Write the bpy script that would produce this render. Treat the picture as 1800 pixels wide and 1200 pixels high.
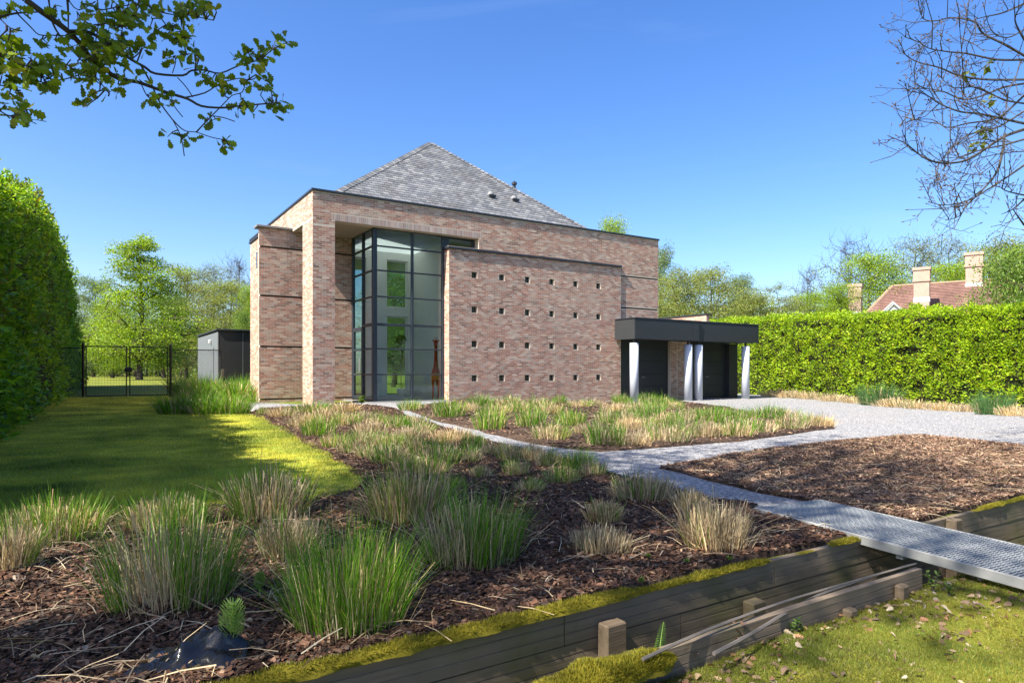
import bpy, bmesh, math, random
import numpy as np
from mathutils import Vector, Matrix, noise
from mathutils.geometry import delaunay_2d_cdt

random.seed(7)
RNG = np.random.default_rng(11)
SC = bpy.context.scene
for _o in list(bpy.data.objects):
    bpy.data.objects.remove(_o)

# ------------------------------------------------------------------ camera
# World axes follow the house: +X along its front wall, +Y into the depth of the
# garden. The camera stands at (0, 0, 1).
CS, SN = 0.8434, 0.5373           # camera heading relative to the house axes
FPX, HZ = 1160.0, 652.0           # focal length and horizon row, in photograph pixels
cam_d = bpy.data.cameras.new('camera')
cam = bpy.data.objects.new('camera', cam_d)
SC.collection.objects.link(cam)
cam.location = (0, 0, 1.0)
cam.rotation_euler = (math.radians(90), 0, -math.atan2(SN, CS))
cam_d.sensor_width = 36
cam_d.lens = 36 * FPX / 1800
cam_d.shift_y = 52 / 1800
cam_d.clip_start = 0.05
cam_d.clip_end = 3000
SC.camera = cam

# ------------------------------------------------------------------ light
TO_SUN = Vector((-1.0, -0.17, 1.15)).normalized()
SUN_EL = math.asin(TO_SUN.z)
SUN_AZ = math.atan2(TO_SUN.x, TO_SUN.y)
world = bpy.data.worlds.new('World')
SC.world = world
world.use_nodes = True
wn = world.node_tree
wn.nodes.clear()
w_out = wn.nodes.new('ShaderNodeOutputWorld')
w_bg = wn.nodes.new('ShaderNodeBackground')
w_sky = wn.nodes.new('ShaderNodeTexSky')
w_sky.sky_type = 'NISHITA'
w_sky.sun_disc = False
w_sky.sun_elevation = SUN_EL
w_sky.sun_rotation = SUN_AZ
w_sky.air_density = 1.0
w_sky.dust_density = 1.5
w_sky.ozone_density = 3.2
w_bg.inputs['Strength'].default_value = 0.106
w_hsv = wn.nodes.new('ShaderNodeHueSaturation')
w_hsv.inputs['Saturation'].default_value = 1.28
w_hsv.inputs['Hue'].default_value = 0.511
wn.links.new(w_sky.outputs[0], w_hsv.inputs['Color'])
# faint high wisps of cloud
w_tc = wn.nodes.new('ShaderNodeTexCoord')
w_mp = wn.nodes.new('ShaderNodeMapping'); w_mp.inputs['Scale'].default_value = (1.6, 1.6, 9.0)
w_nz = wn.nodes.new('ShaderNodeTexNoise'); w_nz.inputs['Scale'].default_value = 1.5; w_nz.inputs['Detail'].default_value = 6; w_nz.inputs['Distortion'].default_value = .5
w_rp = wn.nodes.new('ShaderNodeValToRGB')
w_rp.color_ramp.elements[0].position = .58; w_rp.color_ramp.elements[0].color = (0, 0, 0, 1)
w_rp.color_ramp.elements[1].position = .88; w_rp.color_ramp.elements[1].color = (.09, .09, .09, 1)
w_mx = wn.nodes.new('ShaderNodeMix'); w_mx.data_type = 'RGBA'
w_mx.inputs[7].default_value = (4.6, 5.2, 6.0, 1)
wn.links.new(w_tc.outputs['Generated'], w_mp.inputs['Vector'])
wn.links.new(w_mp.outputs[0], w_nz.inputs['Vector'])
wn.links.new(w_nz.outputs['Fac'], w_rp.inputs['Fac'])
wn.links.new(w_rp.outputs[0], w_mx.inputs[0])
wn.links.new(w_hsv.outputs[0], w_mx.inputs[6])
wn.links.new(w_mx.outputs[2], w_bg.inputs['Color'])
wn.links.new(w_bg.outputs[0], w_out.inputs['Surface'])

sun_d = bpy.data.lights.new('sun', 'SUN')
sun_d.energy = 5.0
sun_d.angle = math.radians(0.53)
sun_d.color = (1.0, 0.94, 0.84)
sun = bpy.data.objects.new('sun', sun_d)
SC.collection.objects.link(sun)
sun.location = (-30, -10, 40)
sun.rotation_euler = TO_SUN.to_track_quat('Z', 'Y').to_euler()

SC.view_settings.view_transform = 'Standard'
SC.view_settings.look = 'None'
SC.view_settings.gamma = 1
SC.view_settings.exposure = 1.38
SC.view_settings.use_curve_mapping = False
SC.cycles.max_bounces = 8
SC.cycles.transparent_max_bounces = 12
SC.cycles.use_denoising = True

# ------------------------------------------------------------------ geometry helpers
def sm(v, a, b):
    t = min(1.0, max(0.0, (v - a) / (b - a)))
    return t * t * (3 - 2 * t)

def zt(x, y):
    """Height of the garden: level near the house's left, falling to the drive."""
    if y < 1.72:
        return -0.10
    return -0.05 * sm(y, 6, 16) - 0.22 * sm(x, 10, 18) * sm(y, 3, 10)

def pix_ray(px, py):
    X = (px - 900) / FPX
    return CS * X + SN, -SN * X + CS, (HZ - py) / FPX

def G(px, py):
    """Garden point seen at a photograph pixel, by meeting the terrain."""
    rx, ry, rz = pix_ray(px, py)
    z = 0.0
    for _ in range(12):
        d = (z - 1.0) / min(rz, -1e-3)
        z = zt(rx * d, ry * d)
    return rx * d, ry * d

def D(px, py, d):
    rx, ry, rz = pix_ray(px, py)
    return Vector((rx * d, ry * d, 1 + rz * d))

def depth_of(x, y):
    return SN * x + CS * y

def to_pix(p):
    d = SN * p[..., 0] + CS * p[..., 1]
    X = CS * p[..., 0] - SN * p[..., 1]
    dd = np.where(np.abs(d) < 1e-3, 1e-3, d)
    return 900 + FPX * X / dd, HZ - FPX * (p[..., 2] - 1) / dd, d

def link(o, parent=None):
    SC.collection.objects.link(o)
    if parent is not None:
        o.parent = parent
    return o

def tag(o, label=None, cat=None, group=None, kind=None):
    if label: o['label'] = label
    if cat: o['category'] = cat
    if group: o['group'] = group
    if kind: o['kind'] = kind
    return o

def empty(name, loc=(0, 0, 0), label=None, cat=None, group=None):
    o = bpy.data.objects.new(name, None)
    o.location = loc
    link(o)
    return tag(o, label, cat, group)

def mesh_np(name, V, F, mat=None, col=None, smooth=False):
    V = np.asarray(V, dtype=np.float32).reshape(-1, 3)
    me = bpy.data.meshes.new(name)
    if isinstance(F, np.ndarray) and F.ndim == 2:
        m, k = F.shape
        me.vertices.add(len(V))
        me.vertices.foreach_set('co', V.ravel())
        me.loops.add(m * k)
        me.loops.foreach_set('vertex_index', F.astype(np.int32).ravel())
        me.polygons.add(m)
        me.polygons.foreach_set('loop_start', np.arange(0, m * k, k, dtype=np.int32))
        me.update(calc_edges=True)
    else:
        me.from_pydata(V.tolist(), [], [list(f) for f in F])
        me.update()
    if col is not None:
        c = np.ones((len(V), 4), dtype=np.float32)
        c[:, :3] = col
        a = me.attributes.new('col', 'FLOAT_COLOR', 'POINT')
        a.data.foreach_set('color', c.ravel())
    me.polygons.foreach_set('use_smooth', np.full(len(me.polygons), bool(smooth)))
    if mat is not None:
        me.materials.append(mat)
    return me

def obj(name, me, parent=None, loc=None):
    o = bpy.data.objects.new(name, me)
    link(o, parent)
    if loc is not None:
        o.location = loc
    return o

class MB:
    """Collects shapes into one mesh."""
    def __init__(self):
        self.v, self.f, self.c = [], [], []
        self.col = (0.5, 0.5, 0.5)
    def add(self, verts, faces):
        n = len(self.v)
        self.v += [tuple(p) for p in verts]
        self.c += [self.col] * len(verts)
        self.f += [tuple(i + n for i in f) for f in faces]
    def box(self, x0, x1, y0, y1, z0, z1):
        vs = [(x0, y0, z0), (x1, y0, z0), (x1, y1, z0), (x0, y1, z0), (x0, y0, z1), (x1, y0, z1), (x1, y1, z1), (x0, y1, z1)]
        self.add(vs, [(0, 3, 2, 1), (4, 5, 6, 7), (0, 1, 5, 4), (1, 2, 6, 5), (2, 3, 7, 6), (3, 0, 4, 7)])
    def bevel_box(self, x0, x1, y0, y1, z0, z1, b):
        bm = bmesh.new()
        bmesh.ops.create_cube(bm, size=1)
        for v in bm.verts:
            v.co = Vector(((x0 + x1) / 2 + v.co.x * (x1 - x0), (y0 + y1) / 2 + v.co.y * (y1 - y0), (z0 + z1) / 2 + v.co.z * (z1 - z0)))
        bmesh.ops.bevel(bm, geom=bm.edges[:], offset=b, segments=1, affect='EDGES')
        bm.verts.index_update()
        self.add([v.co[:] for v in bm.verts], [[v.index for v in f.verts] for f in bm.faces])
        bm.free()
    def tube(self, pts, radii, n=6, cap=True):
        pts = [Vector(p) for p in pts]
        rings = []
        up = Vector((0, 0, 1))
        base = len(self.v)
        ref = None
        for i, p in enumerate(pts):
            t = (pts[min(i + 1, len(pts) - 1)] - pts[max(i - 1, 0)])
            if t.length < 1e-9: t = Vector((0, 0, 1))
            t.normalize()
            if ref is None:
                ref = t.cross(up) if abs(t.z) < .95 else t.cross(Vector((1, 0, 0)))
            a = (ref - t * ref.dot(t))
            if a.length < 1e-6: a = t.orthogonal()
            a.normalize(); ref = a
            b = t.cross(a)
            r = radii[i] if hasattr(radii, '__len__') else radii
            for k in range(n):
                w = 2 * math.pi * k / n
                q = p + a * (math.cos(w) * r) + b * (math.sin(w) * r)
                self.v.append(q[:]); self.c.append(self.col)
        for i in range(len(pts) - 1):
            for k in range(n):
                k2 = (k + 1) % n
                self.f.append((base + i * n + k, base + i * n + k2, base + (i + 1) * n + k2, base + (i + 1) * n + k))
        if cap:
            self.f.append(tuple(base + k for k in range(n))[::-1])
            self.f.append(tuple(base + (len(pts) - 1) * n + k for k in range(n)))
    def me(self, name, mat, smooth=False, col=False):
        return mesh_np(name, self.v, self.f, mat, np.array(self.c) if col else None, smooth)
    def obj(self, name, mat, parent=None, smooth=False, col=False):
        return obj(name, self.me(name, mat, smooth, col), parent)

def frames(dirs, roll):
    """Rotation matrices whose Y column follows dirs, turned by roll about it."""
    d = dirs / np.maximum(np.linalg.norm(dirs, axis=1, keepdims=True), 1e-9)
    ref = np.where(np.abs(d[:, 2:3]) > .95, np.array([[1., 0, 0]]), np.array([[0, 0, 1.]]))
    a = np.cross(d, ref); a /= np.maximum(np.linalg.norm(a, axis=1, keepdims=True), 1e-9)
    b = np.cross(a, d)
    c, s = np.cos(roll)[:, None], np.sin(roll)[:, None]
    x = a * c + b * s
    z = np.cross(x, d)
    return np.stack([x, d, z], axis=2)

def scatter(tv, tf, pos, R, scale, col=None):
    """Copies of a template at many places, joined: returns V, F, col."""
    tv = np.asarray(tv, float); tf = np.asarray(tf, int)
    n, k = len(pos), len(tv)
    sc = np.asarray(scale, float)
    if sc.ndim == 1: sc = np.repeat(sc[:, None], 3, 1)
    loc = tv[None] * sc[:, None, :]
    V = np.einsum('nij,nkj->nki', R, loc) + pos[:, None, :]
    F = tf[None] + (np.arange(n) * k)[:, None, None]
    C = None if col is None else np.repeat(col, k, axis=0)
    return V.reshape(-1, 3), F.reshape(-1, tf.shape[1]), C

def pick_cols(n, pal, w=None, jit=.15, rng=RNG):
    pal = np.array(pal, float)
    w = None if w is None else np.array(w, float) / sum(w)
    c = pal[rng.choice(len(pal), n, p=w)]
    return np.clip(c * (1 + rng.normal(0, jit, (n, 1))), 0.003, 0.95)

def unit(n, rng=RNG):
    v = rng.normal(size=(n, 3))
    return v / np.linalg.norm(v, axis=1, keepdims=True)

LEAF_V = [(0, 0, 0), (.26, .45, .07), (0, 1, -.04), (-.26, .45, .07)]
LEAF_F = [(0, 1, 2), (0, 2, 3)]
LEAF6_V = [(0, 0, 0), (.2, .3, .05), (.19, .68, .03), (0, 1, -.08), (-.19, .68, .03), (-.2, .3, .05), (0, .5, -.02)]
LEAF6_F = [(0, 1, 6), (1, 2, 6), (2, 3, 6), (3, 4, 6), (4, 5, 6), (5, 0, 6)]

# ------------------------------------------------------------------ materials
MATS = {}
class NT:
    def __init__(self, name):
        self.m = bpy.data.materials.new(name)
        self.m.use_nodes = True
        self.t = self.m.node_tree
        self.t.nodes.clear()
        self.out = self.n('ShaderNodeOutputMaterial')
        MATS[name] = self.m
    def n(self, typ, **kw):
        nd = self.t.nodes.new(typ)
        for k, v in kw.items():
            if k in nd.inputs.keys() if hasattr(nd.inputs, 'keys') else False:
                nd.inputs[k].default_value = v
            else:
                setattr(nd, k, v)
        return nd
    def l(self, a, b):
        self.t.links.new(a, b)
    def coord(self, kind='Object', scale=(1, 1, 1)):
        tc = self.n('ShaderNodeTexCoord')
        mp = self.n('ShaderNodeMapping')
        mp.inputs['Scale'].default_value = scale
        self.l(tc.outputs[kind], mp.inputs['Vector'])
        return mp.outputs[0]
    def world(self, scale=(1, 1, 1)):
        g = self.n('ShaderNodeNewGeometry')
        mp = self.n('ShaderNodeMapping')
        mp.inputs['Scale'].default_value = scale
        self.l(g.outputs['Position'], mp.inputs['Vector'])
        return mp.outputs[0]
    def noise(self, vec, scale, detail=4, rough=.6, dist=0):
        nd = self.n('ShaderNodeTexNoise')
        nd.inputs['Scale'].default_value = scale
        nd.inputs['Detail'].default_value = detail
        nd.inputs['Roughness'].default_value = rough
        nd.inputs['Distortion'].default_value = dist
        self.l(vec, nd.inputs['Vector'])
        return nd.outputs['Fac']
    def voro(self, vec, scale, out='Color', feature='F1'):
        nd = self.n('ShaderNodeTexVoronoi')
        nd.feature = feature
        nd.inputs['Scale'].default_value = scale
        self.l(vec, nd.inputs['Vector'])
        return nd.outputs[out]
    def ramp(self, fac, stops):
        nd = self.n('ShaderNodeValToRGB')
        cr = nd.color_ramp
        while len(cr.elements) < len(stops):
            cr.elements.new(.5)
        for e, (p, c) in zip(cr.elements, stops):
            e.position = p
            e.color = (*c, 1) if len(c) == 3 else c
        self.l(fac, nd.inputs['Fac'])
        return nd.outputs['Color']
    def mix(self, fac, a, b, mode='MIX'):
        nd = self.n('ShaderNodeMix')
        nd.data_type = 'RGBA'
        nd.blend_type = mode
        for i, v in ((0, fac), (6, a), (7, b)):
            if hasattr(v, 'links') or hasattr(v, 'is_linked'):
                self.l(v, nd.inputs[i])
            elif i == 0:
                nd.inputs[0].default_value = v
            else:
                nd.inputs[i].default_value = (*v, 1)
        return nd.outputs[2]
    def attr(self, name='col'):
        nd = self.n('ShaderNodeAttribute')
        nd.attribute_name = name
        return nd.outputs['Color']
    def bump(self, h, strength=.3, dist=.01):
        nd = self.n('ShaderNodeBump')
        nd.inputs['Strength'].default_value = strength
        nd.inputs['Distance'].default_value = dist
        self.l(h, nd.inputs['Height'])
        return nd.outputs[0]
    def bsdf(self, color, rough=.8, metal=0, bump=None, spec=.3):
        p = self.n('ShaderNodeBsdfPrincipled')
        if hasattr(color, 'is_linked'): self.l(color, p.inputs['Base Color'])
        else: p.inputs['Base Color'].default_value = (*color, 1)
        if hasattr(rough, 'is_linked'): self.l(rough, p.inputs['Roughness'])
        else: p.inputs['Roughness'].default_value = rough
        p.inputs['Metallic'].default_value = metal
        p.inputs['Specular IOR Level'].default_value = spec
        if bump is not None: self.l(bump, p.inputs['Normal'])
        return p.outputs[0]
    def done(self, sh):
        self.l(sh, self.out.inputs['Surface'])
        return self.m

def plain(name, c, rough=.7, metal=0, spec=.3, var=.15, scale=6, bump=.1):
    t = NT(name)
    v = t.coord()
    nz = t.noise(v, scale, 6)
    col = t.mix(nz, tuple(x * (1 - var) for x in c), tuple(min(1, x * (1 + var)) for x in c))
    return t.done(t.bsdf(col, rough, metal, t.bump(t.noise(v, scale * 12, 3), bump, .004), spec))

def leafy(name, trans=.35, rough=.5, spec=.3, tint=None):
    t = NT(name)
    c = t.attr()
    nz = t.noise(t.world(), 1.3, 3)
    c2 = t.mix(1.0, c, t.ramp(nz, [(.28, (.62, .68, .75)), (.5, (1, 1, 1)), (.72, (1.3, 1.2, .95))]), 'MULTIPLY')
    b = t.bsdf(c2, rough, 0, None, spec)
    tr = t.n('ShaderNodeBsdfTranslucent')
    c3 = t.mix(1.0, c2, (1.35, 1.3, .55), 'MULTIPLY')
    t.l(c3, tr.inputs['Color'])
    mx = t.n('ShaderNodeMixShader')
    mx.inputs[0].default_value = trans
    t.l(b, mx.inputs[1]); t.l(tr.outputs[0], mx.inputs[2])
    return t.done(mx.outputs[0])

leafy('leaf', .4, .45)
leafy('leaf_glossy', .45, .36, .35)
leafy('blade', .35, .55)
leafy('straw', .2, .7, .15)

def m_brick():
    t = NT('brick')
    w = t.world()
    n1 = t.noise(w, 0.55, 5, .65)
    n2 = t.noise(w, 45, 3)
    n3 = t.noise(w, 1.7, 6, .7, .6)
    c = t.mix(t.ramp(n2, [(.35, (0, 0, 0)), (.75, (.28, .28, .28))]), t.attr(), (.44, .31, .22))
    c = t.mix(t.ramp(n1, [(.42, (0, 0, 0)), (.66, (.22, .22, .22))]), c, (.43, .34, .265))
    c = t.mix(t.ramp(n3, [(.62, (0, 0, 0)), (.72, (.5, .5, .5))]), c, (.50, .46, .44))
    st = t.noise(t.world((2.6, 2.6, .16)), 1.0, 5, .7)
    sx = t.n('ShaderNodeSeparateXYZ'); t.l(w, sx.inputs[0])
    zm = t.n('ShaderNodeMapRange'); zm.inputs[1].default_value = 2.2; zm.inputs[2].default_value = 6.4; t.l(sx.outputs[2], zm.inputs[0])
    sf = t.mix(1.0, t.ramp(st, [(.56, (0, 0, 0)), (.70, (.62, .62, .62))]), zm.outputs[0], 'MULTIPLY')
    c = t.mix(sf, c, (.115, .095, .082))
    return t.done(t.bsdf(c, .92, 0, t.bump(n2, .5, .004), .15))
m_brick()
def m_mortar():
    t = NT('mortar')
    w = t.world()
    n1 = t.noise(w, 30, 5)
    n2 = t.noise(w, .6, 4)
    c = t.mix(n1, (.52, .43, .33), (.70, .60, .48))
    c = t.mix(t.ramp(n2, [(.4, (0, 0, 0)), (.7, (.4, .4, .4))]), c, (.36, .32, .28))
    return t.done(t.bsdf(c, .95, 0, t.bump(n1, .4, .004), .1))
m_mortar()
def m_slate():
    t = NT('slate')
    w = t.world()
    n1 = t.noise(w, .8, 6, .7, .4)
    n2 = t.noise(w, 25, 4)
    c = t.mix(1.0, t.attr(), t.ramp(n2, [(.3, (.8, .8, .8)), (.7, (1.15, 1.15, 1.15))]), 'MULTIPLY')
    c = t.mix(t.ramp(n1, [(.5, (0, 0, 0)), (.66, (.75, .75, .75))]), c, (.105, .10, .098))
    return t.done(t.bsdf(c, .55, 0, t.bump(n2, .3, .003), .4))
m_slate()
plain('coping_metal', (.035, .040, .048), .42, .3, .5, .12, 3)
plain('coping_stone', (.20, .20, .20), .8, 0, .3, .3, 4, .3)
plain('frame_metal', (.032, .042, .055), .38, .2, .5, .1, 3, .03)
plain('fascia', (.030, .033, .035), .55, 0, .4, .15, 2, .05)
plain('garage_door', (.022, .026, .030), .45, 0, .4, .1, 2, .05)
plain('white_paint', (.80, .80, .79), .8, 0, .3, .04, 2, .03)
plain('soffit', (.42, .35, .28), .9, 0, .2, .15, 8, .3)
plain('floor_stone', (.58, .58, .57), .5, 0, .4, .12, 3, .1)
plain('column_paint', (.46, .49, .55), .85, 0, .15, .03, 2, .0)
plain('giraffe_red', (.58, .012, .010), .8, 0, .08, .2, 12, .3)
plain('shed_light', (.20, .225, .24), .5, .2, .4, .08, 3, .05)
plain('shed_dark', (.030, .030, .033), .55, .1, .4, .08, 3, .05)
plain('shed_trim', (.40, .42, .44), .5, .3, .4, .1, 3, .05)
plain('black_steel', (.012, .012, .013), .45, .3, .4, .2, 10, .1)
plain('wire_grey', (.07, .075, .075), .5, .2)
plain('bark', (.085, .068, .052), .95, 0, .1, .4, 9, .8)
plain('twig', (.075, .062, .055), .9, 0, .1, .3, 12, .4)
plain('bare_twig', (.065, .060, .060), .85, 0, .2, .3, 12, .3)
plain('black_plastic', (.010, .011, .013), .16, 0, .6, .2, 5, .3)
plain('cloth_white', (.6, .6, .58), .8)
plain('terracotta', (.3, .14, .08), .85)
plain('gable_white', (.62, .62, .6), .7)

def m_glass(name='glass', tint=(.86, .94, .94)):
    t = NT(name)
    g = t.n('ShaderNodeBsdfGlossy'); g.inputs['Roughness'].default_value = 0.015
    g.inputs['Color'].default_value = (.95, 1, 1, 1)
    tr = t.n('ShaderNodeBsdfTransparent'); tr.inputs['Color'].default_value = (*tint, 1)
    v = t.coord()
    fr = t.n('ShaderNodeFresnel'); fr.inputs['IOR'].default_value = 1.6
    bp = t.bump(t.noise(v, .9, 2), .02, .02)
    t.l(bp, g.inputs['Normal'])
    ad = t.n('ShaderNodeMath'); ad.operation = 'MULTIPLY_ADD'
    ad.inputs[1].default_value = 1.2; ad.inputs[2].default_value = .0
    t.l(fr.outputs[0], ad.inputs[0])
    mx = t.n('ShaderNodeMixShader')
    t.l(ad.outputs[0], mx.inputs[0]); t.l(tr.outputs[0], mx.inputs[1]); t.l(g.outputs[0], mx.inputs[2])
    return t.done(mx.outputs[0])
m_glass()
m_glass('glass_tinted', (.30, .46, .42))
def m_frost():
    t = NT('frosted')
    tr = t.n('ShaderNodeBsdfTranslucent'); tr.inputs['Color'].default_value = (.50, .52, .52, 1)
    t.done(tr.outputs[0])
m_frost()
plain('groove_shade_paint', (.055, .036, .028), .95, 0, .1, .3, 20, .3)  # dark brown that paints shade into the brick grooves
plain('dark_pane', (.028, .040, .036), .12, 0, .6, .3, 8, .05)

def m_lawn(name='lawn', k=1.0):
    t = NT(name)
    w = t.world()
    n1 = t.noise(w, 1.1, 8, .72, .8)
    n2 = t.noise(w, 14, 5)
    n3 = t.noise(w, 90, 3)
    c = t.ramp(n1, [(.34, (.16, .27, .045)), (.47, (.30, .36, .055)), (.58, (.46, .42, .06)), (.68, (.40, .31, .09))])
    c = t.mix(t.ramp(n2, [(.42, (0, 0, 0)), (.72, (.7, .7, .7))]), c, (.20, .28, .045))
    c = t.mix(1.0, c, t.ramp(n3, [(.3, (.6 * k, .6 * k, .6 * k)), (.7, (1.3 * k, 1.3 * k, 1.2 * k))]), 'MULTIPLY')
    return t.done(t.bsdf(c, .95, 0, t.bump(t.noise(w, 40, 5), .8, .02), .1))
m_lawn()
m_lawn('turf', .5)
def m_mulch():
    t = NT('mulch')
    w = t.world()
    v1 = t.voro(w, 34)
    n1 = t.noise(w, 1.2, 5)
    n2 = t.noise(w, 60, 4)
    sep = t.n('ShaderNodeSeparateColor'); t.l(v1, sep.inputs[0])
    c = t.ramp(sep.outputs[0], [(0, (.014, .010, .008)), (.55, (.048, .031, .022)), (1, (.11, .074, .052))])
    c = t.mix(t.ramp(n1, [(.4, (0, 0, 0)), (.65, (.5, .5, .5))]), c, (.12, .082, .058))
    return t.done(t.bsdf(c, .95, 0, t.bump(n2, .9, .02), .1))
m_mulch()
def m_gravel():
    t = NT('gravel')
    w = t.world()
    v1 = t.voro(w, 42)
    sep = t.n('ShaderNodeSeparateColor'); t.l(v1, sep.inputs[0])
    n1 = t.noise(w, .7, 5)
    c = t.ramp(sep.outputs[0], [(0, (.09, .09, .094)), (.4, (.205, .205, .21)), (1, (.36, .355, .345))])
    c = t.mix(t.ramp(n1, [(.45, (0, 0, 0)), (.7, (.35, .35, .35))]), c, (.28, .25, .215))
    d = t.voro(w, 42, 'Distance')
    return t.done(t.bsdf(c, .9, 0, t.bump(d, -.7, .015), .2))
m_gravel()
def m_wood(name, a, b, g):
    t = NT(name)
    w = t.world((1.2, 26, 26))
    n1 = t.noise(w, 2.0, 6, .65, .3)
    w2 = t.world()
    n2 = t.noise(w2, 2.2, 5)
    n3 = t.noise(w2, 5, 4, .7)
    c = t.mix(n1, a, b)
    c = t.mix(t.ramp(n2, [(.5, (0, 0, 0)), (.68, (.75, .75, .75))]), c, g)
    c = t.mix(t.ramp(n3, [(.6, (0, 0, 0)), (.75, (.6, .6, .6))]), c, tuple(x * .35 for x in a))
    return t.done(t.bsdf(c, .85, 0, t.bump(n1, .5, .006), .2))
m_wood('old_timber', (.105, .080, .055), (.275, .212, .150), (.125, .12, .052))
m_wood('post_timber', (.085, .062, .040), (.19, .142, .095), (.10, .09, .05))
m_wood('lath_grey', (.09, .078, .066), (.22, .19, .165), (.11, .10, .08))
plain('moss', (.135, .115, .012), .95, 0, .1, .5, 14, .8)
plain('galvanised', (.25, .265, .27), .6, .1, .5, .2, 5, .15)
plain('steel_light', (.27, .27, .255), .7, .1, .4, .2, 6, .1)
def m_tile():
    t = NT('roof_tile')
    w = t.world()
    n1 = t.noise(w, 1.1, 6, .7)
    n2 = t.noise(w, 9, 4)
    c = t.ramp(n1, [(.3, (.12, .072, .06)), (.55, (.19, .11, .088)), (.75, (.25, .165, .13))])
    c = t.mix(1.0, c, t.ramp(n2, [(.3, (.7, .7, .7)), (.7, (1.25, 1.2, 1.2))]), 'MULTIPLY')
    return t.done(t.bsdf(c, .9, 0, None, .2))
m_tile()
M = MATS

# ------------------------------------------------------------------ ground
def build_ground():
    fx = [-600, -300, -150, -80, -45] + list(np.arange(-28, 40.1, 1.0)) + [48, 60, 90, 150, 300, 600]
    fy = [-300, -100, -40, -20, -10, -5, -2, 0, 1.0, 1.690, 1.700, 2.243, 2.253] + list(np.arange(2.6, 12, .7)) + list(np.arange(12, 40.1, 1.4)) + [48, 60, 80, 110, 150, 220, 320, 600, 900]
    V, F = [], []
    for y in fy:
        for x in fx:
            z = zt(x, y) - .012
            if 1.695 < y < 2.248: z = -.40 + .03 * noise.noise(Vector((x * 2, y * 3, 0)))
            if y > 45: z += .5 * (noise.noise(Vector((x * .03, y * .03, 4))))*0.0
            V.append((x, y, z))
    nx = len(fx)
    for j in range(len(fy) - 1):
        for i in range(nx - 1):
            F.append((j * nx + i, j * nx + i + 1, (j + 1) * nx + i + 1, (j + 1) * nx + i))
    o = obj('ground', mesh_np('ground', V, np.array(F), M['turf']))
    o['kind'] = 'structure'
build_ground()

def resample(poly, step, jit, seed):
    r = random.Random(seed)
    out = []
    for i in range(len(poly)):
        a, b = Vector(poly[i]), Vector(poly[(i + 1) % len(poly)])
        near = max(.5, min(depth_of(*a), depth_of(*b)))
        st = step * max(1, min(3, near / 6))
        n = max(1, int((b - a).length / st))
        for k in range(n):
            p = a.lerp(b, k / n)
            w = jit * min(2, max(.4, depth_of(*p) / 6))
            out.append((p.x + w * (noise.noise(Vector((p.x * 1.7, p.y * 1.7, seed))) + .5 * r.uniform(-1, 1)), p.y + w * (noise.noise(Vector((p.x * 1.7, p.y * 1.7, seed + 9.)))) + w * .4 * r.uniform(-1, 1)))
    return out

def inside(poly, x, y):
    c = False
    j = len(poly) - 1
    for i in range(len(poly)):
        xi, yi = poly[i]; xj, yj = poly[j]
        if (yi > y) != (yj > y) and x < (xj - xi) * (y - yi) / (yj - yi) + xi:
            c = not c
        j = i
    return c

SHEETS = {}
def sheet(name, poly, dz, mat, step, jit, lump, seed, skirt=.07):
    ring = resample(poly, step, jit, seed)
    xs = [p[0] for p in ring]; ys = [p[1] for p in ring]
    pts = [Vector(p) for p in ring]
    edges = [(i, (i + 1) % len(ring)) for i in range(len(ring))]
    x = min(xs)
    while x < max(xs):
        y = min(ys)
        st = step
        while y < max(ys):
            st = step * max(1, min(4, depth_of(x, y) / 5))
            if depth_of(x, y) < 5 or (int(x / step) % 2 == 0):
                if inside(ring, x, y):
                    pts.append(Vector((x + random.uniform(-.3, .3) * step, y + random.uniform(-.3, .3) * step)))
            y += st
        x += step
    vs, es, fs, *_ = delaunay_2d_cdt(pts, edges, [], 1, 1e-5)
    bm = bmesh.new()
    bv = []
    for v in vs:
        z = zt(v.x, v.y) + dz
        z += lump * (noise.noise(Vector((v.x * 1.9, v.y * 1.9, seed))) + .4 * noise.noise(Vector((v.x * 6, v.y * 6, seed))))
        bv.append(bm.verts.new((v.x, v.y, z)))
    for f in fs:
        try: bm.faces.new([bv[i] for i in f])
        except ValueError: pass
    bmesh.ops.recalc_face_normals(bm, faces=bm.faces)
    if bm.faces and sum(f.normal.z for f in bm.faces) < 0:
        bmesh.ops.reverse_faces(bm, faces=bm.faces[:])
    be = [e for e in bm.edges if len(e.link_faces) == 1]
    r = bmesh.ops.extrude_edge_only(bm, edges=be)
    for g in r['geom']:
        if isinstance(g, bmesh.types.BMVert): g.co.z -= skirt
    for f in bm.faces: f.smooth = True
    me = bpy.data.meshes.new(name)
    bm.to_mesh(me); bm.free()
    me.materials.append(mat)
    o = obj(name, me)
    o['kind'] = 'structure'
    SHEETS[name] = o
    return o

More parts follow.
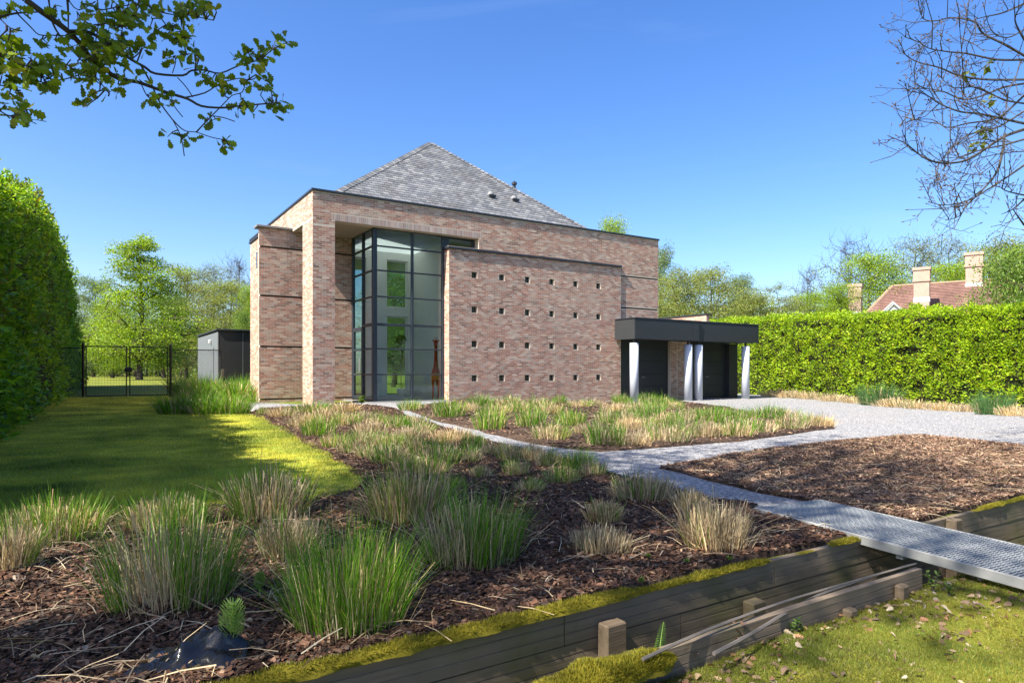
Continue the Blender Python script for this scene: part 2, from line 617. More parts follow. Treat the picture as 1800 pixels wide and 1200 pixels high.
def sample_sheet(name, n, power=1.6, margin=120, dmin=1.0, dmax=1e9, rng=RNG, bottom=1400):
    """Points on a sheet, thinning with the distance from the camera."""
    me = SHEETS[name].data
    me.calc_loop_triangles()
    co = np.empty(len(me.vertices) * 3, np.float32); me.vertices.foreach_get('co', co); co = co.reshape(-1, 3)
    tr = np.empty(len(me.loop_triangles) * 3, np.int32); me.loop_triangles.foreach_get('vertices', tr); tr = tr.reshape(-1, 3)
    a, b, c = co[tr[:, 0]], co[tr[:, 1]], co[tr[:, 2]]
    nr = np.cross(b - a, c - a)
    ar = np.linalg.norm(nr, axis=1) / 2
    cen = (a + b + c) / 3
    px, py, d = to_pix(cen)
    ok = (d > dmin * .8) & (px > -margin) & (px < 1800 + margin) & (py < bottom) & (np.abs(nr[:, 2]) > .5 * np.linalg.norm(nr, axis=1)) & (d < dmax)
    w = np.where(ok, ar / np.maximum(d, 1.5) ** power, 0)
    idx = rng.choice(len(tr), n, p=w / w.sum())
    u, v = rng.random((2, n)); s = u + v > 1
    u[s], v[s] = 1 - u[s], 1 - v[s]
    p = a[idx] + (b - a)[idx] * u[:, None] + (c - a)[idx] * v[:, None]
    return p

def GP(*pix):
    return [G(*p) for p in pix]

# gravel under the whole court; beds and lawn lie on it
gravel_poly = [(0.6, 4.4), (2.6, 3.2), (9.0, 2.5), (30, 2.5), (36, 30), (24, 30), (18.6, 21.4), (8, 21.4), (5.9, 20.9), (4.6, 23.2), (3.6, 23.2), (3.6, 18.5), (2.2, 12)]
sheet('gravel_drive', gravel_poly, .004, M['gravel'], .5, .03, .008, 3)

bedA = [(-1.15, 2.262), (3.6, 2.262), (4.02, 2.30), (4.02, 2.93), (3.95, 3.05)] + \
    GP((1330, 890), (1200, 868), (1080, 836), (985, 806), (880, 781), (780, 752), (705, 726), (690, 716), (620, 711), (455, 718), (440, 728), (480, 748), (575, 803), (640, 843), (630, 858), (540, 885), (380, 893), (150, 915), (0, 925)) + [(-2.2, 3.9)]
sheet('mulch_bed_front', bedA, .022, M['mulch'], .22, .05, .022, 5)
bedB = GP((708, 716), (765, 740), (880, 768), (985, 788), (1060, 795), (1300, 776), (1468, 754), (1462, 745), (1280, 716), (1185, 704)) + [(18.3, 19.0), (18.2, 20.6), (10.7, 20.6), (10.4, 20.2)]
sheet('mulch_bed_wall', bedB, .024, M['mulch'], .35, .05, .02, 6)
bedC = GP((1165, 824), (1300, 797), (1500, 774), (1620, 766), (1800, 785), (2300, 850)) + [(12, 2.262), (4.62, 2.262), (4.60, 2.85)] + GP((1425, 884), (1330, 866), (1225, 840))
sheet('mulch_bed_bare', bedC, .024, M['mulch'], .25, .05, .02, 8)
lawn_poly = [(-1.5, 4.3)] + GP((0, 930), (150, 920), (380, 898), (540, 890), (632, 862), (645, 843), (578, 800), (483, 745), (442, 726)) + [(3.35, 21.5), (2.6, 23), (2.6, 30.7), (-1.4, 30.7)]
sheet('lawn', lawn_poly, .014, M['lawn'], .3, .05, .02, 9)
near_lawn = [(-2, -1.5), (9, -1.5), (9, 1.688), (-2, 1.688)]
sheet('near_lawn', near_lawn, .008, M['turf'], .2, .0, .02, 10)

# ------------------------------------------------------------------ the brick house
PITCH, COURSE, JOINT = .205, .066, .011
BRICK_PAL = [(.37, .182, .128), (.44, .24, .172), (.305, .155, .112), (.475, .34, .255), (.53, .41, .32), (.215, .135, .105), (.43, .295, .225), (.37, .295, .245)]
BRICK_W = [3.2, 3.4, 2.2, 2.6, 1.5, 1.0, 2.0, 1.1]

def cuts(lo, hi, blocks):
    seg = [(lo, hi)]
    for b0, b1 in blocks:
        nxt = []
        for s0, s1 in seg:
            if b1 <= s0 or b0 >= s1: nxt.append((s0, s1)); continue
            if b0 > s0: nxt.append((s0, b0))
            if b1 < s1: nxt.append((b1, s1))
        seg = nxt
    return seg

def brick_rects(a0, a1, z0, z1, holes=(), zref=-.3, phase=0.):
    out = []
    k0 = int(math.floor((z0 - zref) / COURSE)); k1 = int(math.ceil((z1 - zref) / COURSE))
    for k in range(k0, k1):
        b0 = zref + k * COURSE + JOINT / 2; b1 = b0 + COURSE - JOINT
        if b0 < z0 - .02 or b1 > z1 + .02: continue
        bl = [(h[0] - JOINT * .6, h[1] + JOINT * .6) for h in holes if not (b1 <= h[2] + .012 or b0 >= h[3] - .012)]
        off = phase + (k % 2) * PITCH / 2 + (.012 if k % 3 == 0 else 0)
        i0 = int(math.floor((a0 - off) / PITCH)) - 1
        a = off + i0 * PITCH
        while a < a1:
            for s0, s1 in cuts(max(a + JOINT / 2, a0), min(a + PITCH - JOINT / 2, a1), bl):
                if s1 - s0 > .035: out.append((s0, s1, b0, b1))
            a += PITCH
    return np.array(out)

def brick_cols(n):
    return pick_cols(n, BRICK_PAL, BRICK_W, .12)

def bricks_arrays(rects, O, A, N, proud=(.0005, .0014)):
    """Boxes for brick rectangles: O + A*a + Z*b, proud along N."""
    n = len(rects)
    O, A, N = (np.array(v, float) for v in (O, A, N))
    Z = np.array([0, 0, 1.])
    p = RNG.uniform(*proud, n)
    V = np.zeros((n, 8, 3))
    corners = ((0, 2), (1, 2), (1, 3), (0, 3))
    for q, (ia, ib) in enumerate(corners):
        jit = RNG.normal(0, .0011, (n, 2))
        base = O + np.outer(rects[:, ia] + jit[:, 0], A) + np.outer(rects[:, ib] + jit[:, 1], Z)
        V[:, q] = base - N * .004
        V[:, q + 4] = base + np.outer(p, N)
    f = np.array([(4, 5, 6, 7), (0, 1, 5, 4), (1, 2, 6, 5), (2, 3, 7, 6), (3, 0, 4, 7)])
    if np.dot(np.cross(A, Z), N) < 0: f = f[:, ::-1]
    F = f[None] + (np.arange(n) * 8)[:, None, None]
    return V, F.reshape(-1, 4), brick_cols(n)

def courses(parent, rects, O, A, N):
    V, F, C = bricks_arrays(rects, O, A, N)
    o = obj('brick_courses', mesh_np('brick_courses', V.reshape(-1, 3), F, M['brick'], np.repeat(C, 8, axis=0)), parent)
    o['kind'] = 'stuff'
    return o

def single_bricks(parent, rects, O, A, N, name='brick'):
    V, F, C = bricks_arrays(rects, O, A, N)
    f5 = F[:5]
    for i in range(len(rects)):
        obj(name, mesh_np(name, V[i], f5, M['brick'], np.repeat(C[i:i + 1], 8, axis=0)), parent)

def plate(mb, x0, x1, z0, z1, yf, th, holes):
    """Wall slab facing -Y with rectangular openings and their reveals."""
    xs = sorted({x0, x1} | {min(max(h[i], x0), x1) for h in holes for i in (0, 1)})
    zs = sorted({z0, z1} | {min(max(h[i], z0), z1) for h in holes for i in (2, 3)})
    def solid(i, j):
        if i < 0 or j < 0 or i >= len(xs) - 1 or j >= len(zs) - 1: return False
        cx, cz = (xs[i] + xs[i + 1]) / 2, (zs[j] + zs[j + 1]) / 2
        return not any(h[0] < cx < h[1] and h[2] < cz < h[3] for h in holes)
    yb = yf + th
    for i in range(len(xs) - 1):
        for j in range(len(zs) - 1):
            if not solid(i, j): continue
            a, b, c, d = xs[i], xs[i + 1], zs[j], zs[j + 1]
            mb.add([(a, yf, c), (b, yf, c), (b, yf, d), (a, yf, d)], [(0, 1, 2, 3)])
            mb.add([(a, yb, c), (b, yb, c), (b, yb, d), (a, yb, d)], [(3, 2, 1, 0)])
            if not solid(i - 1, j): mb.add([(a, yf, c), (a, yf, d), (a, yb, d), (a, yb, c)], [(0, 1, 2, 3)])
            if not solid(i + 1, j): mb.add([(b, yf, c), (b, yb, c), (b, yb, d), (b, yf, d)], [(0, 1, 2, 3)])
            if not solid(i, j - 1): mb.add([(a, yf, c), (a, yb, c), (b, yb, c), (b, yf, c)], [(0, 1, 2, 3)])
            if not solid(i, j + 1): mb.add([(a, yf, d), (b, yf, d), (b, yb, d), (a, yb, d)], [(0, 1, 2, 3)])

house = empty('brick_house', (12, 21, 0), 'modern brick house with pyramid slate roof, glazed corner bay and column canopy', 'house')
def hp(name, mb, mat, smooth=False, parent=None):
    """A part of the house, in world coordinates."""
    o = mb.obj(name, mat, parent or house, smooth)
    if parent is None: o.location = -Vector(house.location)
    return o

YF = 20.80
BASE = -.35
# front wall with the tall portal on the left and the strip window
LINT = 5.80
wall_holes = [(6.55, 10.59, BASE - 1, LINT), (10.55, 11.83, 5.42, LINT), (10.59, 18.56, BASE - 1, 5.36), (18.60, 21.0, BASE - 1, 2.95)]
grooves_r = [(18.58, 20.9, 4.94, 5.006), (18.58, 20.9, 3.62, 3.686)]
mb = MB(); plate(mb, 5.84, 20.80, BASE, 6.66, YF, .05, wall_holes + grooves_r)
plate(mb, 5.84, 20.80, BASE, 6.66, YF + .05, .32, wall_holes)
front_wall = hp('front_wall', mb, M['mortar'])
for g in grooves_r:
    r_ = MB(); r_.box(18.60, 20.79, YF + .040, YF + .0495, g[2] + .001, g[3] - .001); hp('painted_groove_shade', r_, M['groove_shade_paint'])  # dark strip at the groove's back, its shade put into colour
O0, AX, NY = (0, YF, 0), (1, 0, 0), (0, -1, 0)
sold = (6.45, 11.93, LINT + .001, LINT + .215)
pillar = brick_rects(5.845, 6.545, BASE, 6.65, [(5.8, 6.6, 5.60, 7.0)])
pick = pillar[pillar[:, 2] > -.06]
single_bricks(front_wall, pick[:300], O0, AX, NY)
rest = brick_rects(5.845, 20.795, BASE, 6.65, wall_holes + grooves_r + [(5.8, 6.56, BASE, 5.60), sold])
courses(front_wall, np.vstack([rest, pick[300:]]) if len(pick) > 300 else rest, O0, AX, NY)
# soldier course over the portal
xs = np.arange(6.46, 11.9, .067)
single = np.stack([xs + .004, xs + .063, np.full_like(xs, LINT + .006), np.full_like(xs, LINT + .207)], 1)
V, F, C = bricks_arrays(single, O0, AX, NY)
for i in range(len(single)):
    obj('soldier_brick', mesh_np('soldier_brick', V[i], F[:5], M['brick'], np.repeat(C[i:i + 1] * .6 + .16, 8, axis=0)), front_wall)
mb = MB(); mb.bevel_box(5.80, 20.84, YF - .045, YF + .42, 6.66, 6.735, .008); hp('wall_coping', mb, M['coping_metal'])

# portal pier and the beam running back along the left side
mb = MB(); mb.box(5.84, 6.55, YF + .371, 21.95, BASE, LINT)
mb.box(5.84, 6.30, YF + .371, 30.4, LINT - .0, 6.66)
pier = hp('portal_pier', mb, M['mortar'])
side = np.vstack([brick_rects(YF, 21.945, BASE, LINT), brick_rects(YF, 30.4, LINT, 6.65)])
courses(pier, side, (5.84, 0, 0), (0, 1, 0), (-1, 0, 0))
mb = MB(); mb.bevel_box(5.80, 6.34, YF + .425, 30.45, 6.66, 6.735, .008); hp('side_coping', mb, M['coping_metal'])
mb = MB(); mb.box(6.302, 8.02, YF + .372, 23.29, LINT - .003, LINT + .15); hp('portal_soffit', mb, M['soffit'])

# left wing with its shadow grooves
WY = 23.30
gl = [(4.7, 8.1, z, z + .066) for z in (5.17, 3.52, 1.80, .015)]
mb = MB(); plate(mb, 4.75, 7.98, BASE, 5.84, WY, .05, gl)
mb.box(4.80, 7.98, WY + .051, WY + .35, BASE, 5.84)
mb.box(4.85, 5.2, WY + .36, 25.25, BASE, 5.60); mb.box(6.0, 6.3, WY + .36, 30.4, BASE, 5.79)
wing = hp('wing_wall', mb, M['mortar'])
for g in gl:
    r_ = MB(); r_.box(4.79, 7.97, WY + .040, WY + .0495, g[2] + .001, g[3] - .001); hp('painted_groove_shade', r_, M['groove_shade_paint'])  # groove shade painted as a dark strip, as on the front wall
courses(wing, brick_rects(4.755, 7.97, BASE, 5.83, gl), (0, WY, 0), AX, NY)
courses(wing, brick_rects(WY + .36, 25.24, BASE, 5.59, [(24.0, 24.2, 4.55, 5.15)]), (4.85, 0, 0), (0, 1, 0), (-1, 0, 0))
courses(wing, np.vstack([brick_rects(WY + .002, WY + .05, BASE, 5.83, [(0, 99, g[2], g[3]) for g in gl])]), (4.75, 0, 0), (0, 1, 0), (-1, 0, 0))
mb = MB(); mb.bevel_box(4.66, 5.835, WY - .10, WY + .42, 5.841, 5.915, .008); hp('wing_coping', mb, M['coping_stone'])
mb = MB(); mb.bevel_box(4.80, 5.65, WY + .43, 25.3, 5.601, 5.665, .008); hp('wing_side_coping', mb, M['coping_metal'])
mb = MB(); mb.box(4.835, 4.849, 24.02, 24.18, 4.57, 5.13); hp('slit_window', mb, M['dark_pane'])

# screen wall with its 24 square openings
SY = 20.74
HX = [11.61, 12.765, 13.90, 15.04, 16.21, 17.38]
HZS = [4.45, 3.21, 1.97, .745]
hs = .115
sq = [(x - hs, x + hs, z - hs, z + hs) for x in HX for z in HZS]
mb = MB(); plate(mb, 10.59, 18.58, BASE, 5.30, SY, .40, sq)
screen = hp('screen_wall', mb, M['mortar'])
courses(screen, brick_rects(10.595, 18.575, BASE, 5.29, sq), (0, SY, 0), AX, NY)
courses(screen, brick_rects(SY + .002, SY + .39, BASE, 5.29), (10.59, 0, 0), (0, 1, 0), (-1, 0, 0))
mb = MB(); mb.bevel_box(10.53, 18.62, SY - .06, SY + .42, 5.301, 5.385, .008); hp('screen_coping', mb, M['coping_metal'])
for x, _, z in [(x, 0, z) for x in HX for z in HZS]:
    w = MB(); w.box(x - hs, x + hs, SY + .13, SY + .15, z - hs, z + hs)
    w = hp('square_window', w, M['dark_pane'])
    f = MB()
    f.box(x - hs + .0005, x - hs + .014, SY + .118, SY + .129, z - hs + .0005, z + hs - .0005)
    f.box(x + hs - .014, x + hs - .0005, SY + .118, SY + .129, z - hs + .0005, z + hs - .0005)
    f.box(x - hs + .0145, x + hs - .0145, SY + .118, SY + .129, z + hs - .014, z + hs - .0005)
    f.box(x - hs + .0145, x + hs - .0145, SY + .118, SY + .129, z - hs + .0005, z - hs + .014)
    hp('frame', f, M['frame_metal'], parent=w)

# glazed corner bay
YG, XG = 21.15, 8.0
TZ = [0.02, .885, 1.75, 2.57, 3.51, 4.39, 5.21, 5.79]
bay = hp('corner_bay', (lambda m: (m.bevel_box(XG - .075, XG + .075, YG - .075, YG + .075, -.02, 5.795, .01), m)[1])(MB()), M['frame_metal'])
def bar(x0, x1, y0, y1, z0, z1, name='mullion'):
    m = MB(); m.bevel_box(x0, x1, y0, y1, z0, z1, .006)
    return hp(name, m, M['frame_metal'], parent=bay)
bar(9.33, 9.41, YG - .05, YG + .05, .02, 5.79)
bar(10.50, 10.585, YG - .05, YG + .05, .02, 5.79)
bar(10.59, 10.78, YG - .05, YG + .05, 5.40, 5.79)
bar(11.74, 11.825, YG - .05, YG + .05, 5.40, 5.79)
bar(10.785, 11.735, YG - .05, YG + .05, 5.735, 5.79)
for i, z in enumerate(TZ):
    h = .045 if i != 3 else .085
    for a, b in ((XG + .077, 9.328), (9.412, 10.498)):
        bar(a, b, YG - .045, YG + .045, z - h / 2 - (.0 if i else -.02), z + h / 2, 'transom')
ymid = 22.20
bar(XG - .05, XG + .05, ymid - .04, ymid + .04, .02, 5.79)
bar(XG - .05, XG + .05, 23.20, 23.295, .02, 5.79)
for i, z in enumerate(TZ):
    for a, b in ((YG + .077, ymid - .042), (ymid + .042, 23.198)):
        if i in (0, 1, 2, 3) and a > 22: continue
        h = .05 if i != 3 else .10
        bar(XG - .045, XG + .045, a, b, z - h / 2 + (.02 if i == 0 else 0), z + h / 2, 'transom')
def pane(x0, x1, y0, y1, z0, z1):
    m = MB(); m.box(x0, x1, y0, y1, z0, z1)
    return hp('pane', m, M['glass'], parent=bay)
def pane_y(a, b, z0, z1):
    m = MB(); m.add([(a, YG, z0), (b, YG, z0), (b, YG, z1), (a, YG, z1)], [(0, 1, 2, 3)])
    return hp('pane', m, M['glass'], parent=bay)
def pane_x(a, b, z0, z1, parent=None):
    m = MB(); m.add([(XG, b, z0), (XG, a, z0), (XG, a, z1), (XG, b, z1)], [(0, 1, 2, 3)])
    return hp('pane', m, M['glass'], parent=parent or bay)
for i in range(7):
    pane_y(XG + .07, 9.335, TZ[i] + .02, TZ[i + 1] - .02)
    pane_y(9.405, 10.505, TZ[i] + .02, TZ[i + 1] - .02)
    pane_x(YG + .07, ymid - .035, TZ[i] + .02, TZ[i + 1] - .02)
    if i > 2: pane_x(ymid + .035, 23.205, TZ[i] + .02, TZ[i + 1] - .02)
pane_y(10.775, 11.745, 5.40, 5.74)
# entrance door in the bay's left side
d = MB()
d.box(XG - .04, XG + .04, ymid + .05, ymid + .13, .03, 2.55); d.box(XG - .04, XG + .04, 23.11, 23.19, .03, 2.55)
for z0, z1 in ((.03, .13), (.85, .92), (1.715, 1.785), (2.40, 2.55)):
    d.box(XG - .038, XG + .038, ymid + .132, 23.108, z0, z1)
door = hp('entrance_door', d, M['frame_metal'])
for z0, z1 in ((.13, .85), (.92, 1.715), (1.785, 2.40)):
    pane_x(ymid + .13, 23.11, z0, z1, door)
d = MB(); d.tube([(XG - .09, ymid + .16, .95), (XG - .09, ymid + .16, 1.45)], .016, 8); d.box(XG - .088, XG - .03, ymid + .152, ymid + .168, .98, 1.0); d.box(XG - .088, XG - .03, ymid + .152, ymid + .168, 1.40, 1.42)
hp('handle', d, M['steel_light'], parent=door)
d = MB(); d.bevel_box(7.60, 10.585, YG - .42, YG - .08, -.10, -.022, .008); d.bevel_box(7.60, 7.92, YG - .075, 23.25, -.10, -.022, .008)
hp('door_sill', d, M['coping_stone'])

# rooms behind the glass
d = MB()
d.box(8.06, 11.4, YG + .06, 25.6, -.1, .0)
hp('room_floor', d, M['floor_stone'])
d = MB()
plate(d, 8.0, 11.14, 0.001, 5.79, 25.2, .25, [(10.05, 10.97, .001, 3.23), (10.05, 10.97, 3.57, 5.5), (8.15, 9.2, .001, 5.5)])
d.box(7.985, 8.05, 23.66, 25.19, .001, 5.79)
d.box(11.15, 11.35, 22.3, 25.45, .001, 5.79)
hp('room_wall', d, M['white_paint'])
d = MB(); d.box(6.31, 8.05, YG + .08, 30.4, 5.803, 6.36); d.box(11.2, 20.7, YG + .08, 30.4, 5.803, 6.36); d.box(8.051, 11.199, 25.25, 30.4, 5.803, 6.36)
hp('roof_slab', d, M['white_paint'])
d = MB(); d.box(8.052, 11.198, YG + .09, 25.248, 5.81, 5.83); hp('added_laylight', d, M['frosted'])  # frosted panel added to spread daylight into the bay room
d = MB()
d.box(11.36, 20.49, 25.3, 25.5, BASE, 5.8)
d.box(20.5, 20.795, YF + .375, 30.4, BASE, 6.655)
d.box(6.31, 7.98, 25.3, 25.5, BASE, 5.79)
hp('rear_wall', d, M['mortar'])
for x0, x1, z0, z1 in ((10.05, 10.97, .001, 3.23), (10.05, 10.97, 3.57, 5.5), (8.15, 9.2, .001, 5.5)):  # the full-height left one is added to let in light
    w = MB()
    w.box(x0 + .003, x0 + .06, 25.3, 25.36, z0, z1); w.box(x1 - .06, x1 - .003, 25.3, 25.36, z0, z1)
    w.box(x0 + .062, x1 - .062, 25.3, 25.36, z0, z0 + .06); w.box(x0 + .062, x1 - .062, 25.3, 25.36, z1 - .06, z1)
    w = hp('rear_window', w, M['white_paint'])
    p = MB(); p.add([(x0 + .06, 25.33, z0), (x1 - .06, 25.33, z0), (x1 - .06, 25.33, z1), (x0 + .06, 25.33, z1)], [(0, 1, 2, 3)])
    hp('pane', p, M['glass_tinted'], parent=w)

# ------------------------------------------------------------------ pyramid roof
APEX = Vector((12.37, 26.0, 10.90))
EV = [Vector((6.0, 21.3, 6.38)), Vector((18.74, 21.3, 6.38)), Vector((18.74, 30.7, 6.38)), Vector((6.0, 30.7, 6.38))]
d = MB()
d.add([v - Vector((0, 0, .03)) for v in EV] + [APEX - Vector((0, 0, .03))], [(0, 1, 4), (1, 2, 4), (2, 3, 4)])
roof = hp('roof', d, M['coping_metal'])
d = MB(); d.add([EV[3], EV[0], APEX], [(0, 1, 2)]); rl = hp('added_rooflight', d, M['glass'], parent=roof)  # unseen glazed slope, added to bring sun into the bay room
d = MB()
for f in (.12, .27, .42, .58, .73, .88):
    a = EV[3].lerp(EV[0], f); b = (EV[3] if f < .5 else EV[0]).lerp(APEX, 2 * f if f < .5 else 2 * (1 - f)); a = a.lerp(b, .01)
    d.tube([a, b], .04, 6)
hp('added_rooflight_bar', d, M['frame_metal'], parent=roof)
SL_PAL = [(.145, .152, .16), (.185, .19, .195), (.12, .127, .134), (.22, .222, .22), (.16, .163, .162)]
def slate_face(E0, E1, n_single):
    ex = (E1 - E0).normalized(); Wd = (E1 - E0).length
    mid = (E0 + E1) / 2
    up = APEX - mid; up = (up - ex * up.dot(ex)); Lh = up.length; up.normalize()
    apx = (APEX - E0).dot(ex)
    nrm = ex.cross(up).normalized()
    if nrm.z < 0: nrm = -nrm
    ROW, SW = .165, .25
    rows = int(Lh / ROW)
    P = []
    for r in range(rows):
        t0 = r * ROW; t1 = t0 + ROW + .03
        f0, f1 = t0 / Lh, min(1, t1 / Lh)
        l0, r0 = apx * f0, Wd - (Wd - apx) * f0
        l1, r1 = apx * f1, Wd - (Wd - apx) * f1
        s = -(r % 2) * SW / 2 + math.floor(l0 / SW) * SW
        while s < r0:
            a0, b0 = max(s + .007, l0), min(s + SW - .007, r0)
            a1, b1 = max(s + .004, l1), min(s + SW - .004, r1)
            if b0 - a0 > .03:
                if b1 < a1: a1 = b1 = (a1 + b1) / 2
                j = random.uniform(0, .008)
                q = []
                for (u, t, h) in ((a0, t0 - j, .022), (b0, t0 - j, .022), (b1, t1, .004), (a1, t1, .004)):
                    q.append(E0 + ex * u + up * t + nrm * h)
                for (u, t, h) in ((a0, t0 - j, .010), (b0, t0 - j, .010)):
                    q.append(E0 + ex * u + up * t + nrm * h)
                P.append(q)
            s += SW
    return P
SF = [(0, 1, 2, 3), (4, 5, 1, 0)]
for k, (i, j) in enumerate(((0, 1), (1, 2))):
    P = slate_face(EV[i], EV[j], 0)
    C = pick_cols(len(P), SL_PAL, None, .08)
    ns = 0
    if k == 0:
        ns = 170
        order = sorted(range(len(P)), key=lambda q: depth_of(P[q][0].x, P[q][0].y) if P[q][0].z > 6.95 else 99)
        for q in order[:ns]:
            o = obj('slate', mesh_np('slate', [v[:] for v in P[q]], SF, M['slate'], np.repeat(C[q:q + 1], 6, axis=0)), roof)
        P = [P[q] for q in order[ns:]]; C = C[order[ns:]]
    V = np.array([[v[:] for v in q] for q in P]).reshape(-1, 3)
    F = (np.array(SF)[None] + (np.arange(len(P)) * 6)[:, None, None]).reshape(-1, 4)
    o = obj('slate_courses', mesh_np('slate_courses', V, F, M['slate'], np.repeat(C, 6, axis=0)), roof)
    o['kind'] = 'stuff'
for e in (0, 1):                                  # hip slates, lapped up each hip
    E0 = EV[e]; ax = (APEX - E0); L = ax.length; ax.normalize()
    n = int(L / .20)
    fn = Vector((0, -1, 0)); s = -1 if e == 0 else 1
    fr = Vector((1, 0, 0)) * (-s)
    n1 = (Vector((0, -4.52, 4.7))).normalized(); n2 = Vector((s * 4.52, 0, 6.37)).normalized()
    d1 = n1.cross(ax).normalized(); d2 = n2.cross(ax).normalized()
    if d1.dot(fr) < 0: d1 = -d1
    if d2.y < 0: d2 = -d2
    for q in range(n):
        a = E0 + ax * (q * .20); b = E0 + ax * (q * .20 + .26)
        h0, h1 = .05, .02
        top = (n1 + n2).normalized()
        vs = [a + top * h0, a + d1 * .17 + n1 * (h0 - .005), b + d1 * .17 + n1 * (h1 - .005), b + top * h1, a + d2 * .17 + n2 * (h0 - .005), b + d2 * .17 + n2 * (h1 - .005),
              a + top * (h0 - .015), a + d1 * .17 + n1 * (h0 - .02), a + d2 * .17 + n2 * (h0 - .02)]
        c = pick_cols(1, SL_PAL, None, .12)
        obj('hip_slate', mesh_np('hip_slate', [v[:] for v in vs], [(0, 1, 2, 3), (4, 0, 3, 5), (6, 7, 1, 0), (8, 6, 0, 4)], M['slate'], np.repeat(c, 9, axis=0)), roof)
def roof_pt(px, py):
    rx, ry, rz = pix_ray(px, py)
    n = Vector((0, -4.52, 4.7)); r = Vector((rx, ry, rz)); o = Vector((0, 0, 1))
    return o + r * ((EV[0] - o).dot(n) / r.dot(n))
for px, py in ((862, 344), (903, 351)):
    p = roof_pt(px, py)
    d = MB(); d.tube([p + Vector((0, 0, -.1)), p + Vector((0, -.02, .06)), p + Vector((0, -.04, .12)), p + Vector((0, -.06, .155))], [.13, .13, .10, .03], 12)
    hp('roof_vent', d, M['coping_stone'], True, parent=roof)
    c = MB(); c.box(p.x - .15, p.x + .15, p.y - .22, p.y - .10, p.z - .06, p.z - .0); hp('vent_flashing', c, M['coping_metal'], parent=roof)
p = D(904, 336, 30.6)
d = MB(); d.tube([p + Vector((0, 0, -1.2)), p + Vector((0, 0, .30))], .075, 10); d.tube([p + Vector((0, 0, .30)), p + Vector((0, 0, .38)), p + Vector((0, 0, .47))], [.13, .13, .02], 10)
hp('flue_pipe', d, M['coping_metal'], parent=roof)

# ------------------------------------------------------------------ canopy, columns, garage
CY0 = 19.53
def canopy(x0, x1, y0, seams, left):
    c = MB(); c.box(x0 + .012, x1 - .012, y0 + .012, 20.72, 2.30, 3.10)
    can = hp('canopy', c, M['fascia'])
    xs = [x0] + seams + [x1]
    for a, b in zip(xs[:-1], xs[1:]):
        f = MB(); f.bevel_box(a + .007, b - .007, y0 - .004, y0 + .0105, 2.285, 3.055, .003); hp('fascia_panel', f, M['fascia'], parent=can)
    if left:
        f = MB(); f.bevel_box(x0 - .004, x0 + .0105, y0 + .012, 20.715, 2.285, 3.055, .003); hp('fascia_panel', f, M['fascia'], parent=can)
    f = MB(); f.bevel_box(x0 - .02, x1 + .02, y0 - .02, 20.72, 3.105, 3.15, .006); hp('roof_edge', f, M['coping_metal'], parent=can)
    return can
canopy(18.24, 21.95, CY0, [18.62, 21.55], True)
canopy(21.97, 26.0, CY0 + .06, [22.32, 25.6], True)
for x in (18.42, 21.52, 22.16, 25.28):
    z0 = zt(x, 19.75) - .02
    d = MB(); d.tube([(x, 19.76, z0), (x, 19.76, 2.13)], .175, 28); col = hp('column', d, M['column_paint'], False)
    for f in col.data.polygons: f.use_smooth = abs(f.normal.z) < .5
    d = MB(); d.tube([(x, 19.76, z0 + .01), (x, 19.76, z0 + .05)], .195, 28); hp('column_base', d, M['coping_stone'], parent=col)
    d = MB(); d.tube([(x, 19.76, 2.131), (x, 19.76, 2.295)], .045, 10); hp('column_stub', d, M['coping_metal'], parent=col)
def garage_door(x0, x1):
    g = MB(); g.box(x0, x1, 21.02, 21.06, BASE, 2.55)
    gd = hp('garage_door', g, M['garage_door'])
    h = 2.75 / 5
    for k in range(5):
        p = MB(); p.bevel_box(x0 + .05, x1 - .05, 21.0, 21.0195, -.22 + k * h + .008, -.22 + (k + 1) * h - .008, .004); hp('door_section', p, M['garage_door'], parent=gd)
    p = MB(); p.bevel_box((x0 + x1) / 2 - .09, (x0 + x1) / 2 + .09, 20.965, 20.998, .72, .75, .006); hp('handle', p, M['steel_light'], parent=gd)
garage_door(18.61, 21.6); garage_door(22.85, 25.40)
d = MB(); d.box(21.61, 22.84, 20.86, 21.2, BASE, 2.56); gp = hp('garage_pier', d, M['mortar'])
courses(gp, brick_rects(21.615, 22.835, BASE, 2.29, [(22.0, 22.03, -9, 9)]), (0, 20.86, 0), AX, NY)
d = MB(); d.box(25.41, 26.0, 20.78, 21.5, BASE, 2.29); hp('garage_jamb', d, M['fascia'])
d = MB(); d.box(20.81, 26.0, 21.21, 30.2, BASE, 3.0); hp('garage_body', d, M['mortar'])
d = MB(); d.box(18.59, 21.6, 20.75, 21.07, 2.551, 3.05); d.box(21.601, 26.0, 20.75, 21.205, 2.561, 3.05); hp('garage_lintel', d, M['fascia'])
d = MB(); d.box(24.65, 24.86, 21.5, 30.2, 3.001, 3.66); pw = hp('parapet_wall', d, M['mortar'])
courses(pw, brick_rects(21.5, 30.2, 3.0, 3.65), (24.65, 0, 0), (0, 1, 0), (-1, 0, 0))
courses(pw, brick_rects(24.65, 24.86, 3.0, 3.65), (0, 21.5, 0), AX, NY)
d = MB(); d.bevel_box(24.61, 24.90, 21.44, 30.2, 3.661, 3.73, .008); hp('parapet_coping', d, M['coping_metal'])

